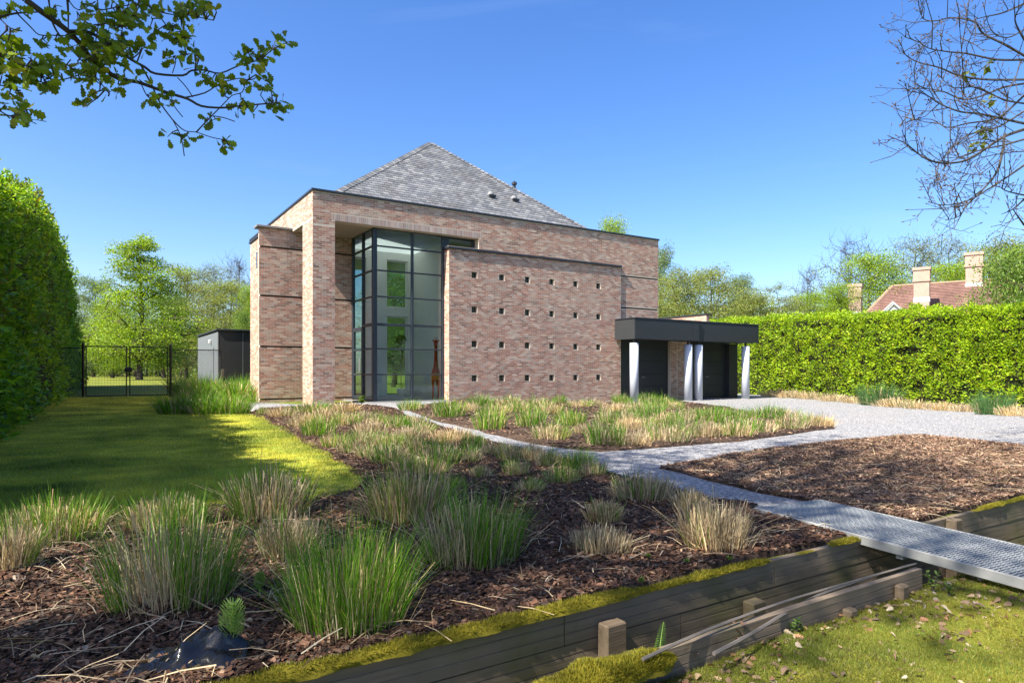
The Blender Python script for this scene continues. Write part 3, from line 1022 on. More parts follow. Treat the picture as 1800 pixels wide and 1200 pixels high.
# ------------------------------------------------------------------ gate, fence, shed
GY = 30.9
def mesh_wires(x0, x1, z0, z1, y, step, diag=False, r=.0035):
    m = MB()
    if not diag:
        for x in np.arange(x0 + step, x1 - .01, step): m.tube([(x, y, z0), (x, y, z1)], r, 3, False)
        for z in np.arange(z0 + step, z1 - .01, step): m.tube([(x0, y + .005, z), (x1, y + .005, z)], r, 3, False)
    else:
        H = z1 - z0
        for s in np.arange(x0 - H, x1, step * 1.35):
            for sg in (1, -1):
                if sg > 0: a, b = (s, z0), (s + H, z1)
                else: a, b = (s, z1), (s + H, z0)
                t0 = max(0, (x0 - a[0]) / H); t1 = min(1, (x1 - a[0]) / H)
                if t1 <= t0: continue
                p = [(a[0] + H * t, y + .004 * sg, a[1] + (b[1] - a[1]) * t) for t in (t0, t1)]
                m.tube(p, r, 3, False)
    return m
gate = empty('garden_gate', (1.3, GY, 0), 'black double-leaf mesh gate with round lock between hedge and fence', 'gate')
def gp_(name, m, mat, parent=None):
    o = m.obj(name, mat, parent or gate)
    if parent is None: o.location = -Vector(gate.location)
    return o
for x in (-.28, 2.78):
    m = MB(); m.tube([(x, GY, -.2), (x, GY, 2.08)], .05, 10); m.tube([(x, GY, 2.08), (x, GY, 2.12)], [.06, .03], 10); gp_('post', m, M['black_steel'])
for a, b in ((-.20, 1.21), (1.29, 2.70)):
    m = MB()
    for x in (a + .02, b - .02): m.tube([(x, GY, .0), (x, GY, 2.0)], .026, 6)
    for z in (.02, 1.98): m.tube([(a + .045, GY, z), (b - .045, GY, z)], .024, 6)
    leafp = gp_('gate_leaf', m, M['black_steel'])
    w = mesh_wires(a + .04, b - .04, .03, 1.97, GY, .10, r=.0032); wo = gp_('wire_mesh', w, M['black_steel'], leafp)
m = MB(); m.bevel_box(1.12, 1.40, GY - .06, GY + .05, .97, 1.15, .04); gp_('lock_box', m, M['black_steel'])
def chain_fence(x0, x1, label, posts):
    f = empty('chain_link_fence', (x0, GY, 0), label, 'fence')
    def fpz(n, m, mat): o = m.obj(n, mat, f); o.location = -Vector(f.location); return o
    m = MB(); m.tube([(x0, GY, 1.90), (x1, GY, 1.90)], .022, 6); fpz('top_rail', m, M['black_steel'])
    fpz('wire_mesh', mesh_wires(x0, x1, .0, 1.89, GY + .01, .075, True, .0048), M['wire_grey'])
    for x in posts:
        m = MB(); m.tube([(x, GY, -.2), (x, GY, 1.94)], .03, 8); fpz('post', m, M['black_steel'])
chain_fence(2.85, 4.82, 'black chain-link fence between the gate and the brick wing', (4.74,))
chain_fence(-2.4, -.36, 'short black chain-link fence running from the gate into the hedge', (-1.3,))
m = MB(); m.bevel_box(0, .10, 0, .04, 0, 1.15, .005)
o = m.obj('leaning_board', M['lath_grey']); o.location = (4.58, 30.55, -.06); o.rotation_euler = (math.radians(8), math.radians(5), 0)
tag(o, 'grey wooden board leaning upright beside the brick wing by the fence', 'board')

shed = empty('metal_shed', (6, 36, 0), 'flat-roofed grey metal garden shed behind the chain-link fence', 'shed')
def sp(n, m, mat, parent=None):
    o = m.obj(n, mat, parent or shed)
    if parent is None: o.location = -Vector(shed.location)
    return o
m = MB(); m.box(4.93, 9.2, 33.03, 39.7, -.1, 2.86); sp('core', m, M['shed_dark'])
for k in range(7):
    y0 = 33.05 + k * .95
    m = MB(); m.bevel_box(4.905, 4.929, y0 + .006, y0 + .944, -.05, 2.80, .004); sp('wall_panel', m, M['shed_light'])
for k in range(4):
    x0 = 4.95 + k * 1.06
    m = MB(); m.bevel_box(x0 + .006, x0 + 1.054, 33.005, 33.029, -.05, 2.80, .004); sp('wall_panel', m, M['shed_dark'])
    m = MB(); m.box(x0 + 1.055, x0 + 1.065, 33.0, 33.029, -.05, 2.80); sp('cover_strip', m, M['shed_trim'])
m = MB(); m.box(4.895, 4.94, 32.995, 33.04, -.05, 2.81); sp('corner_trim', m, M['shed_trim'])
m = MB(); m.bevel_box(4.84, 9.3, 32.93, 39.8, 2.87, 2.95, .01); sp('roof_edge', m, M['coping_metal'])
m = MB(); m.bevel_box(4.87, 4.90, 34.1, 35.0, -.03, 2.15, .006); dr = sp('shed_door', m, M['shed_light'])
m = MB(); m.tube([(4.83, 34.85, 1.02), (4.83, 34.55, 1.02)], .014, 6); sp('handle', m, M['steel_light'], dr)
m = MB(); m.bevel_box(4.78, 4.90, 34.8, 34.95, 2.33, 2.52, .02); sp('wall_lamp', m, M['gable_white'])

# ------------------------------------------------------------------ hedges
def make_hedge(name, label, A, B, H0, H1, width, base_z, n, leaf, pal, pw, mat, lean, seed, face_sign, lump=.22, shoots=0, stiff=.6):
    """Hedge along A-B; its seen face lies on the line, its body behind it."""
    rng = np.random.default_rng(seed)
    A, B = np.array(A, float), np.array(B, float)
    L = np.linalg.norm(B - A); e = (B - A) / L
    nv = np.array([-e[1], e[0]]) * face_sign      # outward normal
    root = empty(name, ((A[0] + B[0]) / 2, (A[1] + B[1]) / 2, 0), label, 'hedge')
    def height(t): return H0(t) if callable(H0) else H0 + (H1 - H0) * t
    def lumpf(s, z):
        return lump * (noise.noise(Vector((s * .55, z * .6, seed))) + .55 * noise.noise(Vector((s * 1.9, z * 2.2, seed + 3))) + .25 * noise.noise(Vector((s * 4.5, z * 5, seed + 6))))
    # core of twigs
    ns, nz = int(L / .5), 9
    V, F = [], []
    for i in range(ns + 1):
        t = i / ns; s = t * L
        prof = [(-.15, 0, .0), (-.25, .3, 0), (-.3, .6, 0), (-.3 - lean, .93, 0), (-width * .5, .97, 0), (-width + .3, .93, 0), (-width + .25, 0, 0)]
        for o_, hz, _ in prof:
            z = hz * height(t)
            q = A + e * s + nv * (o_ - lean * hz * (1 if o_ > -width * .4 else 0) + lumpf(s, z))
            V.append((q[0], q[1], base_z(q[0], q[1]) + z - .02))
    k = 7
    for i in range(ns):
        for j in range(k - 1):
            F.append((i * k + j, (i + 1) * k + j, (i + 1) * k + j + 1, i * k + j + 1))
    c = obj('twig_core', mesh_np('twig_core', V, np.array(F), M['hedge_core'], None, True), root)
    c.location = -Vector(root.location)
    # leaves through an outer shell, thinning with distance
    d_end = np.array([depth_of(*A), depth_of(*B)])
    s = rng.random(n * 3) * L
    dd = np.array([depth_of(*(A + e * q)) for q in s])
    w = 1 / np.maximum(dd, 8) ** 1.3
    keep = rng.random(len(s)) < w / w.max()
    s = s[keep][:n]; n = len(s); dd = dd[keep][:n]
    top = rng.random(n) < .24
    hz = np.where(top, 1.0, rng.random(n) ** .9)
    hh = np.array([height(q) for q in s / L])
    inn = rng.random(n) ** 2 * .32
    pocket = np.array([noise.noise(Vector((a * 1.5, b * 2.4, seed + 20))) + .6 * noise.noise(Vector((a * 4.2, b * 5.5, seed + 31))) for a, b in zip(s, hz * 4)])
    keep = top | (rng.random(n) > np.clip((pocket - .12) * 2.6, 0, .92))
    s, dd, top, hz, hh, inn = s[keep], dd[keep], top[keep], hz[keep], hh[keep], inn[keep]; n = len(s)
    across = rng.random(n) * width
    pos = np.zeros((n, 3)); out = np.zeros((n, 3))
    for i in range(n):
        z = hz[i] * hh[i]
        lf = lumpf(s[i], z)
        if top[i]:
            o_ = -across[i] - lean
            z = hh[i] + lumpf(s[i], across[i] + 40) * 1.6 + .14 * noise.noise(Vector((s[i] * .9, seed, 8))) - rng.random() * .22 - .10 * (across[i] / width - .5) ** 2
            q = A + e * s[i] + nv * o_
            out[i] = (nv[0] * .2, nv[1] * .2, .9)
        else:
            q = A + e * s[i] + nv * (lf - inn[i] - lean * hz[i] + .05)
            out[i] = (nv[0], nv[1], .25)
        pos[i] = (q[0], q[1], base_z(q[0], q[1]) + z)
    dirs = out * stiff + unit(n, rng) * .75 + np.array([0, 0, .12])
    sc = rng.uniform(.75, 1.25, n) * leaf * np.maximum(1, dd / 22) ** .35
    R = frames(dirs, rng.uniform(-1.0, 1.0, n))
    C = pick_cols(n, pal, pw, .14, rng)
    if shoots:
        C = np.where((hz[:, None] > .8) & (rng.random((n, 1)) < .5), C * np.array([1.5, 1.3, .9]), C)
    V, F, C = scatter(LEAF6_V if leaf > .095 else LEAF_V, LEAF6_F if leaf > .095 else LEAF_F, pos, R, sc, C)
    f = obj('foliage', mesh_np('foliage', V, F, mat, C), root); f.location = -Vector(root.location)
    if shoots:                                       # leafy shoots standing out of the top and the face
        P, Dr, Sc, Cc = [], [], [], []
        for q in range(shoots):
            t = rng.random() ** 1.7; ss = t * L
            onTop = rng.random() < .55
            z = height(t) * (1 if onTop else rng.uniform(.35, 1))
            b = A + e * ss + nv * (lumpf(ss, z) - lean * z / height(t) - (rng.random() * width * .6 if onTop else 0))
            dv = np.array([nv[0] * .3 + rng.normal(0, .2), nv[1] * .3 + rng.normal(0, .2), 1.0])
            ln = rng.uniform(.2, .5)
            cc = pick_cols(1, [(.16, .21, .02), (.10, .17, .02), (.20, .20, .03), (.20, .14, .03)], [3, 3, 2, .6], .15, rng)[0]
            for m in range(14):
                h = m / 14
                P.append((b[0] + dv[0] * ln * h, b[1] + dv[1] * ln * h, base_z(*b) + z - .1 + ln * h))
                a_ = rng.random() * 6.28
                Dr.append((math.cos(a_), math.sin(a_), .5 + .9 * h)); Sc.append(leaf * rng.uniform(.7, 1.0)); Cc.append(cc)
        P = np.array(P); Dr = np.array(Dr)
        V, F, C = scatter(LEAF6_V, LEAF6_F, P, frames(Dr, rng.uniform(-.4, .4, len(P))), np.array(Sc), np.array(Cc))
        f = obj('young_shoots', mesh_np('young_shoots', V, F, M['leaf_glossy'], C), root); f.location = -Vector(root.location)
    return root
plain('hedge_core', (.020, .022, .010), .95, 0, .1, .5, 8, .8)
make_hedge('laurel_hedge', 'tall dark glossy laurel hedge along the lawn at the left', (-1.40, 5.0), (-.45, 56), lambda t: float(np.interp(5 + t * 51, [5, 9, 12, 17, 22, 30, 45, 56], [3.9, 4.2, 4.5, 5.0, 5.9, 7.4, 7.8, 6.8])), 0, 1.6, lambda x, y: zt(x, y), 70000, .135,
           [(.12, .26, .020), (.18, .34, .025), (.25, .41, .03), (.075, .16, .018), (.34, .42, .035)], [3, 3.5, 2, 2, .8], M['leaf_glossy'], .62, 21, -1, .60, 900)
make_hedge('beech_hedge', 'clipped bright green beech hedge behind the gravel drive', (22.6, 3.6), (34.0, 33.8), 3.05, 4.75, 1.3, lambda x, y: zt(x, y), 90000, .092,
           [(.25, .40, .018), (.34, .48, .022), (.43, .55, .03), (.13, .26, .016), (.42, .40, .05)], [3, 3.5, 2.4, 1.6, .5], M['leaf'], .12, 22, 1, .26, 0, .9)

# ------------------------------------------------------------------ trees
def tree_mesh(seed, H=10., crown_w=6., crown_base=.25, shape='round', n_clump=220, per=34, leaf=.13, pal=((.08, .15, .02),), pw=None, trunk_r=.16, spread=.5, bare=0., up=.5):
    """Trunk-and-limb mesh plus crown mesh for one tree, base at the origin."""
    rng = np.random.default_rng(seed)
    mb = MB()
    zc0 = crown_base * H
    lean = rng.normal(0, .03, 2)
    def axis(z): return np.array([lean[0] * z + .12 * math.sin(z * .7 + seed), lean[1] * z + .12 * math.cos(z * .6 + seed), z])
    tz = np.linspace(-.2, H * .93, 10)
    mb.tube([axis(z) for z in tz], [max(.012, trunk_r * (1 - .93 * max(0, z) / H) * (1.35 if z < .1 else 1)) for z in tz], 8)
    def env(h):
        if shape == 'round': return math.sqrt(max(0, 1 - (2 * h - 1) ** 2)) * .98 + .02
        if shape == 'cone': return (1 - h) ** .8 * (1 if h > .12 else .55 + h * 3.7)
        if shape == 'wide': return min(1, .35 + h * 2.4) * math.sqrt(max(0, 1 - h ** 2.6))
        return math.sqrt(max(0, 1 - (1.7 * h - .7) ** 2)) if h > 0 else .5
    clumps = []
    nl = max(14, n_clump // 9)
    for i in range(nl):
        h = ((i + rng.random()) / nl) ** (1.35 if shape == 'cone' else 1.0)
        a = i * 2.4 + rng.normal(0, .35)
        r = crown_w / 2 * env(h) * rng.uniform(.55, 1.02)
        z = zc0 + h * (H - zc0)
        z0 = max(zc0 * .75, z - r * up * rng.uniform(.7, 1.2))
        s = axis(min(z0, H * .9)); t = axis(z); t = np.array([t[0] * .6 + math.cos(a) * r, t[1] * .6 + math.sin(a) * r, z])
        mid = (s + t) / 2 + np.array([0, 0, .10 * r]) + rng.normal(0, .06 * r, 3)
        r0 = trunk_r * .42 * (1 - .7 * h)
        mb.tube([s, (s + mid) / 2 + rng.normal(0, .02 * r + .01, 3), mid, (mid + t) / 2 + rng.normal(0, .04 * r + .01, 3), t], [r0, r0 * .8, r0 * .6, r0 * .4, .012], 5, False)
        m = max(3, n_clump // nl)
        for k in range(m):
            f = rng.uniform(.30, 1.05)
            b = s + (mid - s) * (f * 2) if f < .5 else mid + (t - mid) * (f - .5) * 2
            q = b + rng.normal(0, 1, 3) * np.array([1, 1, .7]) * (.10 * crown_w * spread + .05 * r)
            mb.tube([b, (b + q) / 2 + rng.normal(0, .03 * r + .01, 3), q], [r0 * .3 + .008, r0 * .2 + .006, .005], 4, False)
            clumps.append((q, h))
            if bare > 0:
                for _ in range(int(4 * bare + .5)):
                    q2 = q + rng.normal(0, 1, 3) * .065 * crown_w + np.array([0, 0, .03 * crown_w])
                    mid2 = (q + q2) / 2 + rng.normal(0, .012 * crown_w, 3)
                    mb.tube([q, mid2, q2], [.012, .009, .004], 3, False)
    tm = mb.me('trunk', M['bark'] if not bare else M['bare_twig'])
    per_n = [max(0, int(rng.poisson(per) * (1 if rng.random() > .12 else .3))) for _ in clumps]
    P, Dv, Br = [], [], []
    for (q, h), n in zip(clumps, per_n):
        if n == 0: continue
        g = np.clip(rng.normal(0, 1, (n, 3)), -1.7, 1.7) * np.array([1, 1, .5 if shape == 'cone' else .62]) * (1.15 - .7 * h if shape == 'cone' else 1.0) * crown_w * .048 * (1 + spread * .3)
        P.append(q + g); Dv.append(g / (np.linalg.norm(g, axis=1, keepdims=True) + .1) + unit(n, rng) * .9 + np.array([0, 0, -.15]))
        Br.append(np.full(n, rng.normal(1, .16)))
    if not P:
        return tm, None
    P = np.vstack(P); Dv = np.vstack(Dv); Br = np.concatenate(Br)
    C = np.clip(pick_cols(len(P), pal, pw, .12, rng) * Br[:, None], .01, .6)
    V, F, C = scatter(LEAF_V, LEAF_F, P, frames(Dv, rng.uniform(-3, 3, len(P))), rng.uniform(.7, 1.3, len(P)) * leaf, C)
    return tm, mesh_np('crown', V, F, M['leaf'], C)

def place_tree(name, label, meshes, loc, s=(1, 1, 1), rot=0., group=None, cat='tree'):
    t = empty(name, loc, label, cat, group)
    t.scale = s if hasattr(s, '__len__') else (s, s, s)
    t.rotation_euler = (0, 0, rot)
    obj('trunk', meshes[0], t)
    if meshes[1] is not None: obj('crown', meshes[1], t)
    return t

SPRING = [(.20, .32, .016), (.26, .37, .022), (.14, .25, .014), (.28, .35, .03)]
OLIVE = [(.20, .25, .055), (.25, .29, .07), (.15, .20, .045), (.28, .29, .075)]
MIDG = [(.11, .20, .03), (.15, .25, .035), (.085, .15, .025), (.18, .25, .04)]
BLUEG = [(.15, .21, .085), (.18, .24, .09), (.12, .18, .07)]
T = {}
T['hornbeam'] = tree_mesh(31, 10, 8.4, .17, 'cone', 330, 105, .125, SPRING, None, .17, .5, 0, .75)
T['round'] = tree_mesh(32, 10, 7.5, .18, 'round', 320, 100, 0.129, MIDG, None, .18)
T['olive'] = tree_mesh(33, 10, 7, .12, 'round', 340, 100, 0.123, OLIVE, None, .16, .6)
T['spring'] = tree_mesh(34, 10, 7.5, .15, 'wide', 320, 100, 0.123, SPRING, None, .17, .5)
T['sparse'] = tree_mesh(35, 10, 7.5, .25, 'wide', 320, 34, .10, OLIVE, None, .16, .7, .5)
T['bare'] = tree_mesh(36, 10, 8, .25, 'wide', 260, 0, .1, OLIVE, None, .17, .6, 1.2)
T['bluegreen'] = tree_mesh(37, 10, 6.5, .1, 'round', 320, 95, 0.129, BLUEG, None, .16, .6)
T['slim'] = tree_mesh(38, 10, 3.4, .15, 'round', 170, 40, .09, OLIVE, None, .10, .7, .4)
T['bush'] = tree_mesh(39, 5, 8, .04, 'wide', 360, 90, .12, MIDG, None, .12, .5)

def bgtree(px, ytop, d, kind, wpx, label, rot=0., zbase=-.1, group='trees beyond the garden'):
    """Tree whose top stands at pixel (px, ytop) d metres out, wpx wide."""
    p = D(px, ytop, d)
    h = p.z - zbase
    nat_h = 5. if kind == 'bush' else 10.
    nat_w = {'hornbeam': 8.4, 'round': 7.5, 'olive': 7, 'spring': 7.5, 'sparse': 7.5, 'bare': 8, 'bluegreen': 6.5, 'slim': 3.4, 'bush': 8}[kind]
    w = wpx * (1.22 if px > 1100 else 1.0) / FPX * d
    sz = h / nat_h / .98; sx = w / nat_w
    return place_tree({'bare': 'bare_tree', 'bush': 'evergreen_bush'}.get(kind, 'leafy_tree'), label, T[kind], (p.x, p.y, zbase), (sx, sx, sz), rot, group)
bgtree(249, 424, 80, 'hornbeam', 262, 'young bright green tree on the lawn beyond the black gate', 1.0)
bgtree(165, 492, 118, 'bluegreen', 110, 'pale grey-green tree showing between the hedge and the bright gate tree', 2)
bgtree(90, 520, 130, 'olive', 150, 'hazy tree rising behind the dark laurel hedge', 2.6)
bgtree(325, 476, 112, 'olive', 130, 'olive green tree just right of the bright gate tree', .4)
bgtree(372, 474, 104, 'sparse', 140, 'thinly leaved tree above the shed roof', 3.0)
bgtree(418, 462, 125, 'bare', 120, 'leafless tree rising above the shed beside the brick wing', 1.4)
bgtree(405, 500, 95, 'olive', 150, 'dull green tree directly behind the shed roof', 5.0)
bgtree(436, 508, 60, 'spring', 60, 'vivid green shrub touching the edge of the brick wing', 2.2)
bgtree(428, 552, 48, 'round', 52, 'dark ivy-like bush on top of the shed line', 1.1)
bgtree(290, 520, 100, 'round', 140, 'leafy tree low behind the gate tree on its right side', 2.9)
bgtree(200, 540, 100, 'spring', 120, 'leafy tree low behind the gate tree on its left side', 3.7)
bgtree(1076, 392, 62, 'spring', 100, 'treetop peeping over the roof parapet right of the pyramid', 2.)
bgtree(1160, 440, 75, 'bluegreen', 70, 'grey-green tree just right of the house corner', .8)
bgtree(1192, 486, 50, 'olive', 115, 'olive tree right of the house corner above the canopy', 1.9)
bgtree(1250, 478, 52, 'olive', 135, 'broad yellow-green tree behind the canopy', 4.0)
bgtree(1305, 490, 60, 'bluegreen', 75, 'bluish tree right behind the broad yellow-green one', 2.5)
bgtree(1322, 520, 46, 'olive', 120, 'low olive shrub above the beech hedge near the canopy end', .5)
bgtree(1375, 500, 56, 'slim', 70, 'thin upright half-bare tree left of the dark bare tree', 1.2)
bgtree(1420, 478, 62, 'bare', 90, 'small dark bare tree between the thin tree and the chimneys', 3.3)
bgtree(1425, 520, 50, 'spring', 110, 'light green shrub under the small dark bare tree', .2)
bgtree(1392, 530, 48, 'sparse', 90, 'sparse pale shrub above the hedge left of the neighbour house', 4.1)
bgtree(1490, 430, 70, 'bare', 130, 'large bare tree left of the neighbour chimneys', 2.2)
bgtree(1528, 452, 58, 'spring', 150, 'rounded yellow-green tree behind the lone small chimney', 1.6)
bgtree(1478, 505, 47, 'spring', 100, 'yellow-green shrub just left of the lone small chimney', 3.9)
bgtree(1600, 428, 76, 'sparse', 150, 'tall sparse tree behind the middle chimney', 2.8)
bgtree(1665, 470, 70, 'spring', 130, 'bright green tree between the two big chimneys', .9)
bgtree(1672, 426, 84, 'sparse', 130, 'tall thin-leaved tree high between the two big chimneys', 4.4)
bgtree(1752, 428, 72, 'olive', 130, 'olive tree right of the tallest chimney', 1.9)
bgtree(1800, 440, 60, 'spring', 120, 'green tree at the right edge behind the evergreen bush', 3.)
bgtree(1800, 455, 34, 'bush', 220, 'dark evergreen bush at the right edge above the beech hedge', .6)
bgtree(2000, 400, 60, 'olive', 200, 'tree beyond the right end of the beech hedge', .6)
# trees seen through the house and closing the view behind it
for i, (x, y, k, s) in enumerate(((20.5, 50, 'round', .9), (24, 58, 'olive', 1.0), (17, 62, 'round', 1.1), (29, 66, 'round', 1.2))):
    place_tree('leafy_tree', ['leafy tree standing in the back garden behind the glazed bay', 'olive tree in the back garden behind the screen wall', 'round tree far behind the roof pyramid', 'round tree far behind the right house corner'][i], T[k], (x, y, -.1), s, i * 1.3, 'trees beyond the garden')

# distant wood that closes the horizon
def far_wood(name, label, spans, seed):
    rng = np.random.default_rng(seed)
    P, Dv, Sc, C = [], [], [], []
    mb = MB()
    for (p0, p1, d0, d1, y0, y1) in spans:
        n = int((p1 - p0) * 60)
        px = rng.uniform(p0, p1, n); d = rng.uniform(d0, d1, n)
        top = np.array([y0 + (y1 - y0) * (q - p0) / (p1 - p0) + 16 * noise.noise(Vector((q * .035, seed, 0))) for q in px])
        py = top + (661 - top) * rng.random(n) ** .8
        for q in range(n):
            P.append(D(px[q], py[q], d[q])[:])
        Sc += list(d * .0040 * rng.uniform(.6, 1.3, n))
        g = np.array([noise.noise(Vector((a * .06, b * .06, seed))) for a, b in zip(px, py)])
        C.append(np.clip(pick_cols(n, OLIVE + MIDG + SPRING[:1], None, .12, rng) * (1 + .5 * g[:, None]), .02, .5))
        for q in np.arange(p0, p1, 9):
            dd = rng.uniform(d0, d1); b = D(q + rng.uniform(-3, 3), 660, dd); b.z = -.2
            t = D(q + rng.uniform(-4, 4), y0 + 25, dd)
            mb.tube([b, (b + t) / 2 + Vector((rng.normal(0, .3), 0, 0)), t], [.22, .16, .05], 5, False)
    P = np.array(P); n = len(P)
    V, F, C = scatter(LEAF_V, LEAF_F, P, frames(unit(n, rng), rng.uniform(-3, 3, n)), np.array(Sc), np.vstack(C))
    o = obj(name, mesh_np(name, V, F, M['leaf'], C)); tag(o, label, 'wood', None, 'stuff')
    t = mb.obj('trunks', M['bark'], o); t['kind'] = 'stuff'
far_wood('far_wood', 'distant belt of mixed woodland closing the horizon', [(40, 460, 120, 150, 575, 572), (1140, 1560, 70, 100, 528, 540), (1560, 2000, 80, 110, 545, 530)], 44)

# ------------------------------------------------------------------ neighbour's house
def neighbour():
    R1 = D(1568, 503, 55); R2 = D(1850, 489, 49)
    R2.z = R1.z
    e = (R2 - R1); L = e.length; e.normalize()
    nv = Vector((e.y, -e.x, 0))
    if nv.dot(Vector((-SN, -CS, 0))) < 0: nv = -nv
    root = empty('neighbour_house', R1.lerp(R2, .4).xy.to_3d(), 'brick cottage with red-brown tiled roof and tall chimneys beyond the beech hedge', 'house')
    def put(n, m, mat, par=None):
        o = m.obj(n, mat, par or root)
        if par is None: o.location = -Vector(root.location)
        return o
    run, drop = 4.6, 4.6
    ez = R1.z - drop
    hip = 3.2
    f0 = R1 + nv * run - e * hip; f1 = R2 + nv * run + e * hip; b0 = R1 - nv * run - e * hip; b1 = R2 - nv * run + e * hip
    for p in (f0, f1, b0, b1): p.z = ez
    m = MB(); m.add([R1, R2, f0, f1, b0, b1], [(0, 2, 3, 1), (0, 1, 5, 4), (0, 4, 2), (1, 3, 5), (2, 4, 5, 3)])
    roof_o = put('roof', m, M['roof_tile'])
    # tile courses as lapped strips on the face towards the garden
    m = MB(); nrm = (nv * drop + Vector((0, 0, run))).normalized()
    for k in range(34):
        t0 = k / 34; t1 = t0 + 1 / 34
        def pt(t, s): return (R1.lerp(f0, t) if s == 0 else R2.lerp(f1, t))
        a, b = pt(t0, 0), pt(t0, 1); c, d_ = pt(t1, 1), pt(t1, 0)
        m.add([a + nrm * .01, b + nrm * .01, c + nrm * .05, d_ + nrm * .05, d_ + nrm * .005, c + nrm * .005], [(3, 2, 1, 0), (4, 5, 2, 3)])
    o = put('tile_courses', m, M['roof_tile'], roof_o); o['kind'] = 'stuff'
    m = MB()
    for a, b in ((R1, R2), (R1, f0)):
        m.tube([a, b], .12, 6)
    put('ridge_tiles', m, M['terracotta_tile'], roof_o)
    m = MB(); wz = ez - .05
    q = [f0 + (e * hip * .0 - nv * .4), f1 - nv * .4, b1 + nv * .4, b0 + nv * .4]
    m.add([Vector((p.x, p.y, -.2)) for p in q] + [Vector((p.x, p.y, wz)) for p in q], [(0, 1, 5, 4), (1, 2, 6, 5), (2, 3, 7, 6), (3, 0, 4, 7)])
    put('wall', m, M['far_brick'])
    def chimney(px0, px1, yt, yb, d, nm='chimney'):
        a = D(px0, yt, d); b = D(px1, yt, d)
        c = (a + b) / 2; w = (b - a).length / 2 / 1.15; top = c.z; bot = D(px0, yb, d).z - 1.2
        mb_ = MB(); H = top - bot
        def slab(z0, z1, s):
            vs = []
            for z in (z0, z1):
                for sx, sy in ((-1, -1), (1, -1), (1, 1), (-1, 1)):
                    p = c + e * (sx * s) + nv * (sy * s); vs.append((p.x, p.y, z))
            mb_.add(vs, [(0, 3, 2, 1), (4, 5, 6, 7), (0, 1, 5, 4), (1, 2, 6, 5), (2, 3, 7, 6), (3, 0, 4, 7)])
        slab(bot, top - H * .30, w * .92); slab(top - H * .30 + .002, top - H * .26, w * 1.06); slab(top - H * .26 + .002, top - .22, w * .98); slab(top - .218, top, w * 1.1)
        ch = put(nm, mb_, M['far_brick'])
        mb_ = MB(); slab(bot + 1.0, bot + 1.35, w * .97); put('flashing', mb_, M['gable_white'], ch)
    chimney(1606, 1635, 471, 527, 50.5); chimney(1697, 1727, 445, 502, 51.8); chimney(1492, 1516, 500, 552, 47)
    # small white gable
    g = D(1570, 529, 49.5); w = 1.15; up = 1.2
    m = MB()
    for off, mat_ in ((0, 0),):
        l = g - e * w - Vector((0, 0, up)); r = g + e * w - Vector((0, 0, up))
        back = -nv * 2.2
        m.add([g + nv * .15, l + nv * .15 - e * .15 - Vector((0, 0, .15)), l - e * .15 + back - Vector((0, 0, .15)), g + back], [(0, 1, 2, 3)])
        m.add([g + nv * .15, r + nv * .15 + e * .15 - Vector((0, 0, .15)), r + e * .15 + back - Vector((0, 0, .15)), g + back], [(3, 2, 1, 0)])
    dm = put('dormer', m, M['roof_tile'])
    m = MB()
    for s in (-1, 1):
        t = g + nv * .2; b = g + e * (s * (w + .15)) + nv * .2 - Vector((0, 0, up + .15))
        ax_ = (b - t).normalized(); pr = Vector((0, 0, -.18))
        m.add([t, b, b + pr, t + pr, t + nv * .04, b + nv * .04, b + pr + nv * .04, t + pr + nv * .04], [(4, 5, 6, 7), (0, 1, 5, 4), (3, 2, 6, 7)])
    put('bargeboard', m, M['gable_grey'], dm)
    m = MB(); m.add([g - Vector((0, 0, .05)), g - e * w - Vector((0, 0, up)), g + e * w - Vector((0, 0, up))], [(0, 1, 2)]); put('gable', m, M['gable_white'], dm)
plain('terracotta_tile', (.28, .20, .13), .9, 0, .2, .3, 3)
plain('gable_grey', (.32, .33, .33), .7)
def m_farbrick():
    t = NT('far_brick')
    w = t.coord()
    n = t.noise(w, 3, 5); n2 = t.noise(w, 30, 3)
    c = t.mix(n, (.33, .215, .165), (.45, .33, .265))
    c = t.mix(1.0, c, t.ramp(n2, [(.3, (.75, .75, .75)), (.7, (1.2, 1.2, 1.2))]), 'MULTIPLY')
    t.done(t.bsdf(c, .9))
m_farbrick()
neighbour()

# ------------------------------------------------------------------ oak overhead
OAK_OUT = [(0, 0), (.05, .1), (.17, .2), (.10, .3), (.26, .42), (.17, .5), (.34, .64), (.22, .72), (.28, .86), (.12, .92), (0, 1.0)]
OAKL_V, OAKL_F = [], []
for x, y in OAK_OUT:
    zz = -.10 * y * y
    OAKL_V += [(-x, y, zz + .22 * x), (0, y, zz), (x, y, zz + .22 * x)]
for i in range(len(OAK_OUT) - 1):
    a = i * 3
    OAKL_F += [(a, a + 1, a + 4), (a, a + 4, a + 3), (a + 1, a + 2, a + 5), (a + 1, a + 5, a + 4)]

def zoom1(x, y): return x / 3.3333, y / 3.3333
def polyline3(pts, d0, d1, conv, wob, rng):
    out = []
    n = len(pts)
    for i, p in enumerate(pts):
        px, py = conv(*p)
        d = d0 + (d1 - d0) * i / max(1, n - 1) + rng.normal(0, wob)
        out.append(D(px, py, d))
    return out
def smooth_line(P, k=3):
    out = []
    for i in range(len(P) - 1):
        p0, p1, p2, p3 = P[max(i - 1, 0)], P[i], P[i + 1], P[min(i + 2, len(P) - 1)]
        for j in range(k):
            t = j / k
            out.append(.5 * ((2 * p1) + (p2 - p0) * t + (2 * p0 - 5 * p1 + 4 * p2 - p3) * t * t + (3 * p1 - p0 - 3 * p2 + p3) * t ** 3))
    out.append(P[-1])
    return out

